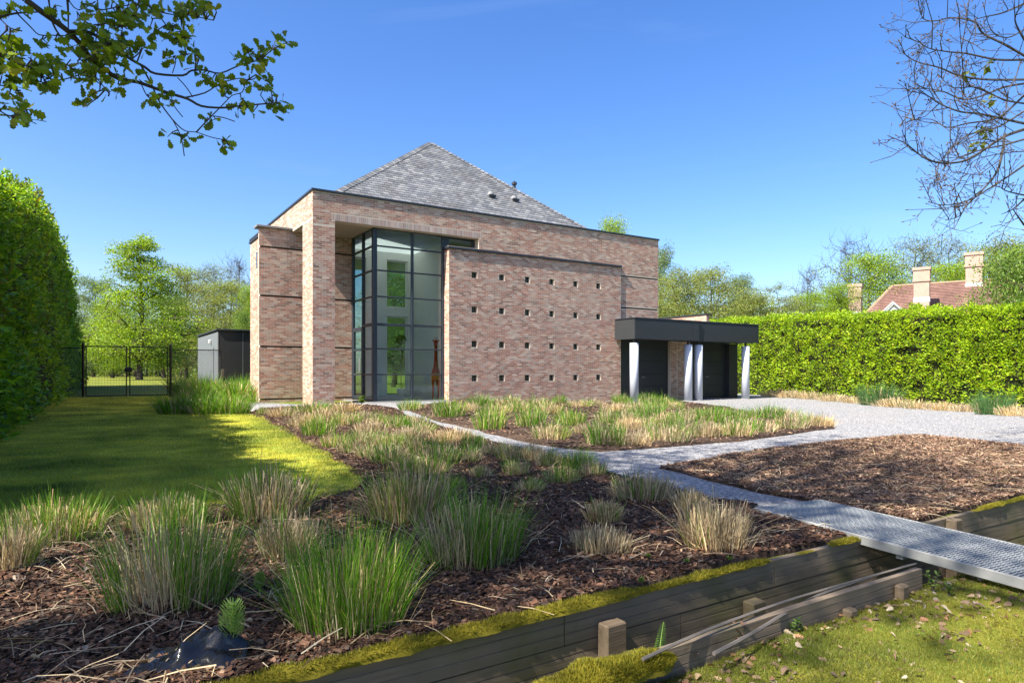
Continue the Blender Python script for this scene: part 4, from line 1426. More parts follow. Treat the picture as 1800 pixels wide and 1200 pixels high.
def oak():
    rng = np.random.default_rng(5)
    trunk_at = Vector((-3.6, 2.2, -.1))
    root = empty('oak_tree', trunk_at, 'oak tree whose leafy boughs hang in at the top left corner', 'tree')
    def put(n, m, mat, smooth=False):
        o = m.obj(n, mat, root, smooth); o.location = -trunk_at; return o
    hub = Vector((-3.5, 2.2, 4.6))
    m = MB()
    m.tube([trunk_at, trunk_at + Vector((.05, 0, 1.5)), trunk_at + Vector((.0, .05, 3.2)), hub, hub + Vector((-.2, -.1, 3)), hub + Vector((-.6, .3, 6)), hub + Vector((-.9, .2, 8))], [.46, .36, .32, .28, .2, .11, .03], 12)
    lines = [
        ([(150, 0), (230, 60), (300, 110), (400, 185), (480, 270), (540, 350), (620, 410), (700, 465), (800, 480), (900, 515), (1000, 550), (1100, 580), (1180, 622), (1300, 632), (1400, 622), (1560, 608), (1640, 600)], 3.2, 4.0, .030),
        ([(400, 185), (520, 190), (640, 260), (770, 350), (850, 395), (910, 432), (1070, 443), (1120, 415), (1200, 412), (1290, 430), (1400, 385), (1520, 350), (1600, 290), (1690, 245)], 3.35, 4.2, .018),
        ([(1070, 575), (1200, 545), (1290, 490), (1400, 460), (1450, 470)], 3.75, 3.9, .009),
        ([(830, 390), (890, 500), (930, 590), (1010, 700), (1080, 765), (1150, 775), (1240, 805), (1320, 820)], 3.6, 3.8, .011),
        ([(1150, 775), (1220, 700), (1300, 620), (1360, 560), (1420, 540), (1440, 470)], 3.75, 3.9, .009),
        ([(300, 110), (330, 180), (400, 270), (500, 380), (560, 450), (640, 550)], 3.3, 3.5, .011),
        ([(0, 375), (100, 400), (200, 430), (330, 470), (430, 450), (500, 420), (520, 380)], 3.0, 3.4, .009),
        ([(0, 100), (100, 78), (220, 72), (290, 60)], 3.0, 3.2, .012),
        ([(100, 80), (180, 160), (230, 205), (310, 208), (380, 210)], 3.1, 3.3, .007),
        ([(820, 0), (900, 60), (960, 130), (990, 180), (1010, 240)], 3.6, 3.8, .010),
        ([(900, 60), (1000, 85), (1100, 90), (1250, 120)], 3.65, 3.9, .008),
        ([(0, 330), (60, 350), (120, 380), (220, 400)], 3.0, 3.1, .006),
        ([(1010, 700), (1060, 800), (1080, 915)], 3.65, 3.7, .006),
        ([(285, 0), (300, 110)], 3.2, 3.25, .009), ([(395, 0), (400, 90), (400, 185)], 3.3, 3.35, .012),
        ([(570, 0), (575, 150), (550, 300), (540, 400)], 3.35, 3.4, .006),
        ([(0, 500), (80, 520), (130, 560)], 3.0, 3.1, .006), ([(0, 650), (60, 680), (130, 650), (190, 640)], 2.9, 3.0, .006),
        ([(470, 100), (560, 180), (640, 260)], 3.3, 3.35, .008), ([(760, 0), (720, 150), (700, 300)], 3.5, 3.4, .006),
        ([(1000, 550), (1020, 620), (1070, 685)], 3.7, 3.7, .006), ([(1010, 430), (1030, 360), (1020, 330)], 3.7, 3.7, .005),
        ([(1040, 455), (1090, 510), (1130, 570)], 3.75, 3.8, .006), ([(1250, 680), (1310, 690), (1375, 712)], 3.8, 3.8, .006),
        ([(380, 390), (415, 350)], 3.2, 3.2, .005), ([(0, 110), (60, 165), (130, 183)], 3.0, 3.0, .006), ([(830, 500), (860, 560), (890, 580)], 3.6, 3.6, .005),
        ([(400, 0), (460, 60), (560, 10)], 3.3, 3.3, .006), ([(600, 60), (700, 40), (820, 20)], 3.4, 3.5, .006),
    ]
    allp = []
    first = None
    for pts, d0, d1, r in lines:
        P = polyline3(pts, d0, d1, zoom1, .012, rng)
        if first is None:
            first = P[0]
            k = smooth_line([hub, hub.lerp(P[0], .45) + Vector((0, 0, .5)), P[0], P[1]], 4)
            m.tube(k[:9], [.10 - .085 * i / 8 for i in range(9)], 8)
            P = [P[0]] + P[1:]
        elif pts[0][0] <= 1 or pts[0][1] <= 1:
            ext = P[0] + (P[0] - P[1]).normalized() * .8 + Vector((0, 0, .25))
            m.tube([hub + Vector((.1, .1, 1.0)), hub.lerp(ext, .55) + Vector((0, 0, .6)), ext, P[0]], [.05, .035, r * 1.5, r], 5, False)
        S_ = smooth_line(P, 3)
        n = len(S_)
        r *= .5
        m.tube(S_, [max(.0028, r * (1 - .78 * i / n)) for i in range(n)], 6, False)
        allp += S_
    # the crown above and beside the camera: limbs
    twigs_end = []
    for i in range(46):
        a = rng.uniform(0, 2 * math.pi); h = rng.uniform(.2, 1)
        c = Vector((-3.9 + 4.9 * math.cos(a) * rng.uniform(.3, 1), 2.6 + 5.2 * math.sin(a) * rng.uniform(.3, 1), 6.0 + 5.5 * h))
        s = hub + Vector((-.2, 0, rng.uniform(.2, 5)))
        mid = s.lerp(c, .5) + Vector((rng.normal(0, .3), rng.normal(0, .3), .5))
        dd = depth_of(c.x, c.y)
        if dd > .3 and c.z < 1.4 + .62 * dd and (CS * c.x - SN * c.y) > -.85 * dd: continue
        m.tube([s, s.lerp(mid, .5) + Vector((0, 0, .15)), mid, c], [.10, .07, .045, .012], 6, False)
        for k in range(7):
            q = mid.lerp(c, rng.uniform(.1, 1.1)) + Vector(rng.normal(0, .55, 3))
            b = mid.lerp(c, rng.uniform(.1, .9))
            m.tube([b, b.lerp(q, .5) + Vector(rng.normal(0, .08, 3)), q], [.02, .013, .005], 4, False)
            twigs_end.append(q)
    put('trunk', m, M['twig'], True)
    # leaves of the hanging boughs
    clusters = [(700, 120, 140, 34), (620, 220, 140, 40), (740, 60, 120, 26), (560, 310, 120, 26), (650, 330, 130, 26), (780, 320, 80, 12), (870, 210, 60, 10), (1130, 80, 150, 34), (1010, 60, 100, 14), (900, 90, 60, 10), (1010, 220, 60, 12), (1100, 200, 80, 14), (1020, 350, 60, 5), (1150, 330, 70, 12), (1440, 340, 60, 14), (1540, 330, 70, 14), (1500, 430, 90, 14), (1620, 270, 80, 12), (1320, 500, 110, 22), (1200, 460, 50, 6), (1440, 610, 80, 14), (1580, 580, 90, 14), (1640, 610, 50, 6), (930, 570, 90, 14), (1240, 700, 40, 5), (1060, 810, 60, 10), (1310, 850, 50, 9), (660, 550, 50, 6), (520, 480, 90, 20), (540, 590, 60, 8), (470, 410, 70, 10), (320, 380, 110, 22), (330, 480, 60, 8), (200, 400, 70, 12), (100, 390, 120, 22), (60, 260, 100, 16), (180, 270, 110, 16), (40, 220, 60, 10), (200, 490, 60, 12), (60, 480, 100, 16), (100, 540, 50, 6), (60, 660, 80, 16), (170, 660, 60, 10), (340, 60, 60, 6), (450, 180, 80, 14), (40, 40, 60, 8), (820, 440, 60, 8), (690, 430, 80, 10), (580, 80, 100, 14), (480, 300, 80, 10), (840, 20, 80, 8), (1200, 40, 70, 12)]
    P, Dv, Sc = [], [], []
    allarr = np.array([p[:] for p in allp])
    apx, apy, ad = to_pix(allarr)
    tw = MB()
    for cx, cy, rad, n in clusters:
        x0, y0 = zoom1(cx, cy)
        i = np.argmin((apx - x0) ** 2 + (apy - y0) ** 2)
        d = ad[i]
        bases = max(2, int(n / 2.8))
        for b in range(bases):
            px = x0 + rng.normal(0, rad / 3.33 * .42); py = y0 + rng.normal(0, rad / 3.33 * .36)
            j = np.argmin((apx - px) ** 2 + (apy - py) ** 2)
            q = D(px, py, d + rng.normal(0, .08))
            a = Vector(allarr[j])
            if (a - q).length < .45:
                mid = a.lerp(q, .5) + Vector(rng.normal(0, .012, 3))
                tw.tube([a, mid, q], [.0042, .0034, .0024], 4, False)
            for k in range(min(6, max(4, n // bases))):
                P.append((q + Vector(rng.normal(0, .012, 3)))[:])
                v = rng.normal(0, 1, 3); v[2] = v[2] * .6 - .15
                Dv.append(v); Sc.append(rng.uniform(.040, .074))
    put('leaf_twigs', tw, M['twig'])['kind'] = 'stuff'
    P = np.array(P); Dv = np.array(Dv); Sc = np.array(Sc)
    n = len(P)
    R = frames(Dv, rng.uniform(-2.4, 2.4, n))
    C = pick_cols(n, [(.15, .23, .018), (.21, .29, .022), (.10, .165, .016), (.26, .27, .03)], [3, 3, 2, .8], .15, rng)
    variants = []
    for k in range(10):
        variants.append(mesh_np('leaf', OAKL_V, np.array(OAKL_F), M['leaf'], np.repeat(C[k:k + 1], len(OAKL_V), axis=0)))
    px, py, dd = to_pix(P)
    order = np.argsort(np.where((px > 0) & (px < 520) & (py > 0) & (py < 290), -Sc / dd, 1))
    for r_, i in enumerate(order[:300]):
        o = obj('leaf', variants[r_ % 10], root)
        mt = Matrix(R[i].tolist()).to_4x4() @ Matrix.Diagonal((Sc[i], Sc[i], Sc[i], 1))
        mt.translation = Vector(P[i]) - trunk_at
        o.matrix_local = mt
    rest = order[300:]
    V, F, C2 = scatter(OAKL_V, OAKL_F, P[rest], R[rest], Sc[rest], C[rest])
    o = obj('foliage', mesh_np('foliage', V, F, M['leaf'], C2), root); o.location = -trunk_at; o['kind'] = 'stuff'
    # upper crown leaves
    E_ = np.array([q[:] for q in twigs_end])
    g = np.repeat(E_, 36, axis=0) + rng.normal(0, .28, (len(E_) * 36, 3))
    dd = depth_of(g[:, 0], g[:, 1]); xx = CS * g[:, 0] - SN * g[:, 1]
    g = g[~((dd > .2) & (g[:, 2] < 1.35 + .60 * dd) & (np.abs(xx) < .82 * dd))]
    n = len(g)
    V, F, C2 = scatter(LEAF_V, LEAF_F, g, frames(unit(n, rng), rng.uniform(-3, 3, n)), rng.uniform(.10, .19, n), pick_cols(n, [(.085, .14, .016), (.12, .18, .02)], None, .15, rng))
    o = obj('crown', mesh_np('crown', V, F, M['leaf'], C2), root); o.location = -trunk_at; o['kind'] = 'stuff'
oak()

# ------------------------------------------------------------------ budding bare tree at the right
def zoom2(x, y): return 1350 + x / 2.857, y / 2.857
def bare_right():
    rng = np.random.default_rng(15)
    base = D(2230, 652, 8.6); base.z = -.1
    root = empty('budding_tree', base, 'bare budding tree whose twigs reach in at the upper right edge', 'tree')
    m = MB(); tips = []
    hub = base + Vector((0, 0, 3.6))
    m.tube([base, base + Vector((.03, .02, 1.8)), hub, hub + Vector((.1, .2, 2.5)), hub + Vector((.3, 0, 4.5))], [.26, .2, .16, .10, .03], 10)
    L = [
        ([(1286, 420), (1180, 440), (1080, 480), (980, 500), (880, 460), (780, 440), (730, 410)], .020),
        ([(1286, 620), (1150, 590), (1050, 570), (960, 560), (860, 520), (800, 480), (735, 460)], .020),
        ([(1286, 650), (1180, 690), (1060, 770), (980, 810), (880, 820), (800, 800), (740, 760), (690, 720), (610, 685)], .026),
        ([(1190, 670), (1160, 840), (1090, 940), (1000, 1030), (960, 1085), (895, 1105)], .020),
        ([(1286, 830), (1200, 890), (1090, 960), (1000, 1010), (890, 1030), (810, 1015)], .020),
        ([(1286, 280), (1180, 220), (1080, 170), (1035, 110), (920, 90), (850, 105), (780, 95), (755, 15)], .024),
        ([(1286, 20), (1180, 65), (1090, 85), (1035, 100)], .020),
        ([(1286, 300), (1150, 300), (1000, 270), (900, 260), (800, 240), (740, 190)], .018),
        ([(1286, 400), (1100, 400), (960, 380), (860, 340), (760, 315), (700, 285), (668, 245)], .022),
        ([(1286, 560), (1150, 640), (1000, 680), (920, 750), (860, 820), (840, 860), (870, 940)], .018),
        ([(1286, 1000), (1230, 1050), (1175, 1075)], .016), ([(1286, 480), (1200, 560), (1130, 600), (1000, 620), (900, 640), (820, 600), (720, 605)], .018),
        ([(1286, 980), (1200, 960), (1160, 935)], .014), ([(1286, 1130), (1250, 1080), (1230, 1050)], .016), ([(1286, 700), (1180, 730), (1080, 750), (960, 790), (900, 830)], .016),
        ([(1286, 150), (1200, 190), (1120, 150), (1080, 20)], .014), ([(1286, 520), (1180, 500), (1050, 440), (930, 440), (860, 380)], .014), ([(1286, 200), (1240, 100), (1280, 20)], .018),
        ([(1286, 760), (1180, 770), (1050, 800), (970, 860), (910, 855)], .012), ([(985, 480), (975, 300), (960, 100)], .010), ([(1270, 300), (1240, 400), (1200, 480), (1190, 670)], .012),
    ]
    def twig(p, dirv, ln, r, lev, d):
        q1 = p + dirv * ln * .5 + Vector(rng.normal(0, .07 * ln, 3))
        q2 = p + dirv * ln + Vector(rng.normal(0, .10 * ln, 3)) + Vector((0, 0, .13 * ln))
        m.tube([p, q1, q2], [r, r * .75, r * .5], 4, False)
        tips.append((q2, (q2 - q1).normalized()))
        if lev > 0:
            for k in range(rng.integers(1, 4)):
                b = p.lerp(q1, rng.uniform(.3, 1)) if rng.random() < .5 else q1.lerp(q2, rng.uniform(.1, .9))
                nd = (dirv + Vector(rng.normal(0, .75, 3))).normalized()
                twig(b, nd, ln * rng.uniform(.35, .65), r * .62, lev - 1, d)
    for pts, r in L:
        d = rng.uniform(6.6, 9.0)
        P = polyline3(pts, d + .3, d - .3, zoom2, .06, rng)
        S_ = smooth_line(P, 4)
        n = len(S_)
        if pts[0][0] > 1270:
            m.tube([hub.lerp(hub + Vector((.1, .1, 1.5)), rng.random()), hub.lerp(S_[0], .6) + Vector((0, 0, .2)), S_[0]], [.05, r * 1.1, r * .7], 5, False)
        r *= .72
        m.tube(S_, [max(.0035, r * (1 - .8 * i / n)) for i in range(n)], 5, False)
        tips.append((S_[-1], (S_[-1] - S_[-2]).normalized()))
        side = 1
        for i in range(2, n - 1, 1):
            if rng.random() < .55:
                t = (S_[i + 1] - S_[i]).normalized()
                nd = (t * .8 + Vector((0, 0, 1)) * side * .6 + Vector(rng.normal(0, .35, 3))).normalized()
                twig(S_[i], nd, rng.uniform(.18, .5), .0058, 2, d); side = -side
    o = m.obj('branches', M['bare_twig'], root); o.location = -base
    b = MB()
    for p, v in tips:
        b.tube([p - v * .004, p + v * .010, p + v * .030], [.003, .006, .001], 4, False)
    o = b.obj('buds', M['bud'], root); o.location = -base; o['kind'] = 'stuff'
    # a few opened leaf clusters
    P, Dv = [], []
    for zx, zy in ((1130, 490), (1080, 640), (1060, 700), (1095, 660), (1050, 720), (1110, 330), (1010, 370)):
        q = D(*zoom2(zx, zy), 7.6)
        for k in range(7):
            P.append((q + Vector(rng.normal(0, .03, 3)))[:]); v = rng.normal(0, 1, 3); v[2] = -abs(v[2]); Dv.append(v)
    n = len(P)
    V, F, C = scatter(LEAF_V, LEAF_F, np.array(P), frames(np.array(Dv), rng.uniform(-2, 2, n)), rng.uniform(.06, .13, n), pick_cols(n, [(.14, .17, .02), (.10, .13, .02)], None, .1, rng))
    o = obj('foliage', mesh_np('foliage', V, F, M['leaf'], C), root); o.location = -base; o['kind'] = 'stuff'
plain('bud', (.11, .08, .06), .8)
bare_right()

# tall trees behind and beside the camera: they shade the beds and show in the glass
T['shade'] = tree_mesh(51, 13, 10, .42, 'round', 130, 22, .20, [(.10, .17, .02), (.13, .20, .022)], None, .26, .9, .5, .4)
T['shade2'] = tree_mesh(52, 15, 11, .40, 'wide', 150, 30, .22, [(.10, .17, .02), (.14, .21, .025)], None, .28, .8, .5, .4)
SHADE = [('shade2', (-4.0, -6.5, -.1), 1.0, 1.3, 'tall spreading tree standing behind the camera on its left'),
         ('shade', (4.5, -7.5, -.1), 1.05, 2.3, 'tall tree standing straight behind the camera'),
         ('round', (21.5, -13, -.1), 1.45, 3.1, 'leafy tree behind the camera mirrored in the bay glass'),
         ('spring', (29, -19, -.1), 1.6, 4.1, 'spring green tree far behind the camera to its right, mirrored in the glass'),
         ('olive', (24, -27, -.1), 1.5, 5.1, 'olive tree far behind the camera, mirrored low in the glass'),
         ('round', (37, -26, -.1), 1.6, .6, 'distant round tree behind the camera at the right, mirrored in the glass')]
for k, loc, s, rot, lab in SHADE:
    place_tree('tall_tree', lab, T[k], loc, s, rot, 'tall trees around the viewpoint')

# ------------------------------------------------------------------ timber edging and footbridge
def grooved_board(x0, x1, yf, th, z0, z1, jit=0., face=-1, ng=2):
    """Decking board set on edge; its grooved face looks along face*Y."""
    H = z1 - z0; prof = [(0, z0)]
    for g in range(ng):
        c = z0 + H * (g + 1) / (ng + 1)
        prof += [(0, c - .003), (.0035, c - .0015), (.0035, c + .0015), (0, c + .003)]
    prof += [(0, z1), (th, z1), (th, z0)]
    m = MB(); n = len(prof); k = 7
    V, F = [], []
    for i in range(k):
        x = x0 + (x1 - x0) * i / (k - 1)
        w = jit * noise.noise(Vector((x * .9, z0 * 7, 3)))
        for (dy, z) in prof:
            V.append((x, yf - face * dy + w * .5, z + w))
    for i in range(k - 1):
        for j in range(n):
            F.append((i * n + j, i * n + (j + 1) % n, (i + 1) * n + (j + 1) % n, (i + 1) * n + j))
    F.append(tuple(range(n))); F.append(tuple(range((k - 1) * n, k * n))[::-1])
    m.add(V, F)
    return m

def moss_strip(name, xs, wfun, yc, z0, parent, fuzz, loc):
    """Mossy hump along X with a fur of tiny shoots."""
    V, F = [], []; k = 9
    for i, x in enumerate(xs):
        w, h = wfun(x)
        for j in range(k):
            a = math.pi * (j / (k - 1))
            nz = 1 + .35 * noise.noise(Vector((x * 9, j * .9, 2))) + .25 * noise.noise(Vector((x * 30, j * 2, 5)))
            V.append((x, yc - math.cos(a) * w * nz, z0 + math.sin(a) * h * nz - .004))
    for i in range(len(xs) - 1):
        for j in range(k - 1):
            F.append((i * k + j, i * k + j + 1, (i + 1) * k + j + 1, (i + 1) * k + j))
    o = obj(name, mesh_np(name, V, np.array(F), M['moss'], None, True), parent); o.location = loc; o['kind'] = 'stuff'
    V = np.array(V).reshape(len(xs), k, 3)
    idx = RNG.integers(0, len(xs) - 1, fuzz); jj = RNG.integers(1, k - 2, fuzz)
    u, v = RNG.random((2, fuzz, 1))
    P = V[idx, jj] * (1 - u) * (1 - v) + V[idx + 1, jj] * u * (1 - v) + V[idx, jj + 1] * (1 - u) * v + V[idx + 1, jj + 1] * u * v
    wh = np.array([wfun(x)[1] for x in xs])[idx] > .006
    P = P[wh]; n = len(P)
    an = np.pi * (jj[wh] + .5) / (k - 1)
    dr = np.stack([np.zeros(n), -np.cos(an), np.sin(an) + .3], 1) + unit(n) * .5
    tv = [(-.10, 0, 0), (.10, 0, 0), (.05, .7, .02), (0, 1, 0)]
    C = pick_cols(n, [(.27, .235, .022), (.20, .185, .02), (.12, .125, .015), (.34, .29, .03)], [3, 3, 2, 1], .2)
    Vv, Ff, C = scatter(tv, [(0, 1, 2), (0, 2, 3)], P, frames(dr, RNG.uniform(-3, 3, n)), RNG.uniform(.009, .019, n), C)
    f = obj('moss_shoots', mesh_np('moss_shoots', Vv, Ff, M['blade'], C), parent); f.location = loc; f['kind'] = 'stuff'

edge = empty('timber_edging', (2, 2.2, 0), 'mossy grooved timber edging holding the mulch bed above the ditch', 'edging')
EL = -Vector(edge.location)
def ep(n, m, mat, root=edge):
    o = m.obj(n, mat, root); o.location = -Vector(root.location); return o
cutx = [[-3, -.62, 1.66, 3.05, 5.4, 8.0, 11], [-3, .1, 2.35, 4.6, 7.2, 11], [-3, -.4, 2.0, 4.3, 6.8, 11]]
for r, (z1, z0) in enumerate(((-.002, -.140), (-.146, -.284), (-.290, -.41))):
    for a, b in zip(cutx[r][:-1], cutx[r][1:]):
        ep('plank', grooved_board(a + .003, b - .003, 2.20 + r * .002, .036, z0, z1, .006, -1), M['old_timber'])
for x, zt_, w in ((G(1065, 1046)[0] - .05, -.075, .055), (2.83, -.16, .05), (4.92, .0, .045), (6.4, -.03, .05), (-1.3, -.06, .05), (8.3, -.03, .05)):
    m = MB(); m.bevel_box(x - w, x + w, 2.125, 2.192, -.42, zt_, .006); ep('post', m, M['post_timber'])
def mw(x):
    a = noise.noise(Vector((x * 1.1, 7, 0))) + .35 * noise.noise(Vector((x * 5, 1, 0)))
    cover = 1.0 if x < 2.0 else max(0., min(1., (a + .16) * 4)) * .7
    if 2.0 <= x < 2.08: cover = max(cover, 1 - (x - 2.0) / .08)
    if x > 3.4: cover *= .6 if x < 5.4 else .5
    rg = 1 + .55 * noise.noise(Vector((x * 3.1, 4, 4)))
    return .042 * rg * (.35 + .65 * cover) * (1 if cover > .02 else 0) + .0005, .032 * rg * cover + .0003
moss_strip('moss', list(np.arange(-1.6, 7.6, .022)), mw, 2.214, .0, edge, 26000, EL)

low = empty('low_timber_edging', (2.5, 1.72, 0), 'low weathered timber edging along the near lawn side of the ditch', 'edging')
for a, b in ((-1.5, .62), (1.36, 3.56)):
    for z1, z0 in ((-.004, -.115), (-.121, -.23), (-.236, -.40)):
        ep('plank', grooved_board(a, b, 1.708, .034, z0, z1, .008, -1, 2), M['old_timber'], low)
ep('plank', grooved_board(.63, 1.35, 1.708, .034, -.20, -.10, .008, -1, 2), M['old_timber'], low)
for x, zt_ in ((2.86, -.06), (3.30, -.03), (2.20, -.10)):
    m = MB(); m.bevel_box(x - .03, x + .03, 1.655, 1.70, -.3, zt_, .008); ep('peg', m, M['post_timber'], low)
m = MB(); m.tube([(.74, 2.12, -.19), (.90, 1.90, -.21), (1.02, 1.72, -.17)], [.028, .027, .025], 8); ep('round_strut', m, M['post_timber'], low)
def mw2(x):
    t = (x - 1.12) / .66
    b = math.sin(math.pi * min(1, max(0, t))) if 0 < t < 1 else 0
    b = b ** .6 * (1 + .25 * noise.noise(Vector((x * 8, 3, 3))))
    return .10 * b + .0005, .055 * b + .0003
moss_strip('moss', list(np.arange(1.08, 1.82, .014)), mw2, 1.70, -.035, low, 15000, -Vector(low.location))
# loose laths lying on the low edging
laths = [([(1130, 1158), (1240, 1108), (1400, 1050), (1610, 990)], .007, .0, 'straight grey lath lying along the top of the low edging'),
         ([(1255, 1148), (1330, 1108), (1440, 1045), (1600, 992)], .008, -.03, 'grey lath slanting off the low edging onto the mossy grass')]
for pts, w, z, lab in laths:
    P = []
    for p in pts:
        rx, ry, rz = pix_ray(*p); d_ = (z + .02 - 1) / rz
        P.append(Vector((rx * d_, ry * d_, z + .02)))
    S_ = smooth_line(P, 3)
    m = MB(); m.tube(S_, [w * (1 - .3 * i / len(S_)) for i in range(len(S_))], 5)
    o = m.obj('wooden_lath', M['lath_grey']); tag(o, lab, 'lath', 'loose laths by the ditch')

bridge = empty('footbridge', (4.1, 2.1, 0), 'galvanised steel grating footbridge crossing the ditch to the gravel path', 'footbridge')
Lb, Wb = 3.3, .63
bridge.location = (3.92, 2.96, .045)
bridge.rotation_euler = (math.radians(1.6), 0, math.radians(-4.5))
def bp(n, m, mat, par=None): return m.obj(n, mat, par or bridge)
for x in (0.0, Wb):
    m = MB(); m.bevel_box(x - .018 if x == 0 else x, x if x == 0 else x + .018, -Lb, 0, -.052, .004, .004); bp('side_rail', m, M['steel_light'])
m = MB()
for y in np.arange(-Lb + .01, 0, .030):
    m.box(.0, Wb, y, y + .0045, -.03, .0)
for x in np.arange(.02, Wb, .033):
    m.box(x, x + .004, -Lb, -.001, -.012, -.0015)
o = bp('grating_bars', m, M['galvanised']); o['kind'] = 'stuff'
for k in range(3):
    m = MB(); w = (Wb - .006) / 3; x0 = .003 + k * w
    for j in range(150):
        y0 = -Lb + j * Lb / 150
        m.box(x0 + .001, x0 + w - .001, y0 + .002, y0 + .0135, .0005, .0038)
        for q in range(4):
            xq = x0 + .02 + (q + (j % 2) * .5) * w / 4.4
            m.box(xq, xq + .012, y0 + .004, y0 + .012, .004, .0075)
    bp('tread_plank', m, M['galvanised'])
for y in (-.15, -1.0, -2.1, -3.1):
    m = MB(); m.box(.001, Wb - .001, y - .02, y + .02, -.075, -.032); bp('cross_beam', m, M['steel_light'])

# ------------------------------------------------------------------ ornamental grass tufts
def blades(rng, n, r, h, hvar, lean, width, pal, pw, taper, bend, flat=0., base_r=.62):
    a = rng.uniform(0, 2 * np.pi, n); q = np.sqrt(rng.random(n))
    b0 = np.stack([np.cos(a) * q * r * base_r, np.sin(a) * q * r * base_r, np.zeros(n)], 1)
    H = h * (1 + rng.normal(0, hvar, n)) * (1 - flat * q ** 2)
    out = np.stack([np.cos(a), np.sin(a)], 1) * (q * lean)[:, None] + rng.normal(0, .13, (n, 2))
    flop = np.where(rng.random(n) < .16, rng.uniform(1.6, 3.2, n), 1.0); out = out * flop[:, None]; out = out / np.maximum(1, np.linalg.norm(out, axis=1, keepdims=True) / 1.5); H = H * np.where(flop > 1, .86, 1.0)
    tip = b0.copy(); tip[:, :2] += out * H[:, None]; tip[:, 2] = H
    mid = b0 * .5 + tip * .5; mid[:, :2] -= out * (H * bend)[:, None]; mid[:, 2] += H * bend * .3
    wa = rng.uniform(0, np.pi, n); wv = np.stack([np.cos(wa), np.sin(wa), np.zeros(n)], 1) * (width * rng.uniform(.6, 1.4, n))[:, None] / 2
    V = np.stack([b0 - wv, b0 + wv, mid - wv * .9, mid + wv * .9, tip - wv * taper, tip + wv * taper], 1)
    F = np.array([(0, 1, 3, 2), (2, 3, 5, 4)])[None] + (np.arange(n) * 6)[:, None, None]
    C = np.repeat(pick_cols(n, pal, pw, .2, rng), 6, axis=0)
    return V.reshape(-1, 3), F.reshape(-1, 4), C
DRY = [(.54, .42, .26), (.44, .33, .20), (.33, .25, .16), (.62, .51, .34), (.24, .17, .11)]
GRN = [(.10, .25, .016), (.14, .31, .020), (.065, .17, .014), (.20, .35, .032)]
BLU = [(.07, .16, .05), (.10, .20, .07), (.06, .13, .04)]
def tuft_meshes(seed, r, h, green, nd, ng, width, pal=GRN, dome=.30, base=.88, lean=.24):
    rng = np.random.default_rng(seed)
    nd_ = int(nd * (1.0 - .70 * green)); ng_ = int(ng * green)
    V, F, C = blades(rng, nd_, r, h * .72, .20, lean, width, DRY, [3, 3, 2, 2, 1.2], .75, .05, dome, base)
    Vl, Fl, Cl = blades(rng, int(nd_ * .22), r * 1.1, h * .36, .4, 1.7, width * .8, DRY, None, .4, .28, 0, .95)
    dry = mesh_np('dry_stems', np.vstack([V, Vl]), np.vstack([F, Fl + len(V)]), M['straw'], np.vstack([C, Cl]))
    grn = None
    if ng_ > 4:
        V, F, C = blades(rng, ng_, r, h * .98, .17, .42, width * .9, pal, None, .06, .10, dome * .8, base)
        # green growth comes in patches over the tuft
        cen = V.reshape(-1, 6, 3)[:, 0]; pa = rng.uniform(0, 6.28)
        k = np.array([noise.noise(Vector((c[0] / r * 1.1, c[1] / r * 1.1, seed))) for c in cen]) > (.18 - green * .5)
        keep = np.repeat(k, 6); V = V[keep]; C = C[keep]; m_ = int(k.sum())
        F = (np.array([(0, 1, 3, 2), (2, 3, 5, 4)])[None] + (np.arange(m_) * 6)[:, None, None]).reshape(-1, 4)
        if m_ > 0: grn = mesh_np('green_blades', V, F, M['blade'], C)
    return dry, grn
def place_tuft(px, py, wpx, hpx, meshes, label, group, nat, rot, zoff=.015, xy=None):
    x, y = G(px, py) if xy is None else xy
    d = depth_of(x, y)
    r = wpx * d / FPX / 2 * .88; h = hpx * d / FPX * .93
    # the pixel marks the near foot of the tuft: its centre lies half its depth behind
    x += SN * r * .45; y += CS * r * .45
    t = empty('grass_tuft', (x, y, zt(x, y) + zoff), label, 'grass tuft', group)
    t.scale = (r / nat[0], r / nat[0], h / nat[1]); t.rotation_euler = (0, 0, rot)
    obj('dry_stems', meshes[0], t)['kind'] = 'stuff'
    if meshes[1] is not None: obj('green_blades', meshes[1], t)['kind'] = 'stuff'
    return t
NEAR = [
    (600, 1112, 262, 190, .95, 'big bright green tuft nearest the mossy edging'),
    (278, 1080, 262, 200, .80, 'big half-green tuft behind the black plastic scrap'),
    (66, 962, 200, 84, .60, 'half-dry tuft at the left edge by the lawn'),
    (824, 1000, 218, 135, .85, 'green tuft in the middle of the front bed beside the big bright one'),
    (462, 915, 172, 104, .55, 'dark green tuft at the lawn edge above the big bright tuft'),
    (716, 922, 176, 116, .45, 'straw and green tuft just right of the lawn corner'),
    (500, 985, 120, 90, .35, 'dry tuft hidden behind the big bright green tuft'),
    (1132, 886, 132, 60, .30, 'brownish tuft beside the narrow gravel path'),
    (1265, 970, 142, 104, .10, 'large straw-coloured tuft beside the footbridge end'),
    (1060, 980, 124, 58, .12, 'low dry tuft in the front bed below the brownish one'),
    (1064, 922, 74, 44, .30, 'small tuft with a green side in the front bed'),
    (8, 1010, 90, 100, .4, 'ragged tuft cut off by the left edge'),
    (275, 936, 160, 66, .70, 'green tuft at the lawn edge behind the big half-green tuft'),
    (1215, 905, 60, 50, .20, 'small dry tuft between the brownish and the large straw tuft'),
]
for i, (px, py, w, h, g, lab) in enumerate(NEAR):
    nd, ng = (1050, 980) if w > 150 else (700, 460)
    d_ = depth_of(*G(px, py)); r = w * d_ / FPX / 2; hh = h * d_ / FPX
    place_tuft(px, py, w, h, tuft_meshes(100 + i, r, hh, g, nd, ng, .0042 * max(.8, d_ / 3.2)), lab, 'grass tufts in the front bed', (r, hh), 0)
MID = {}
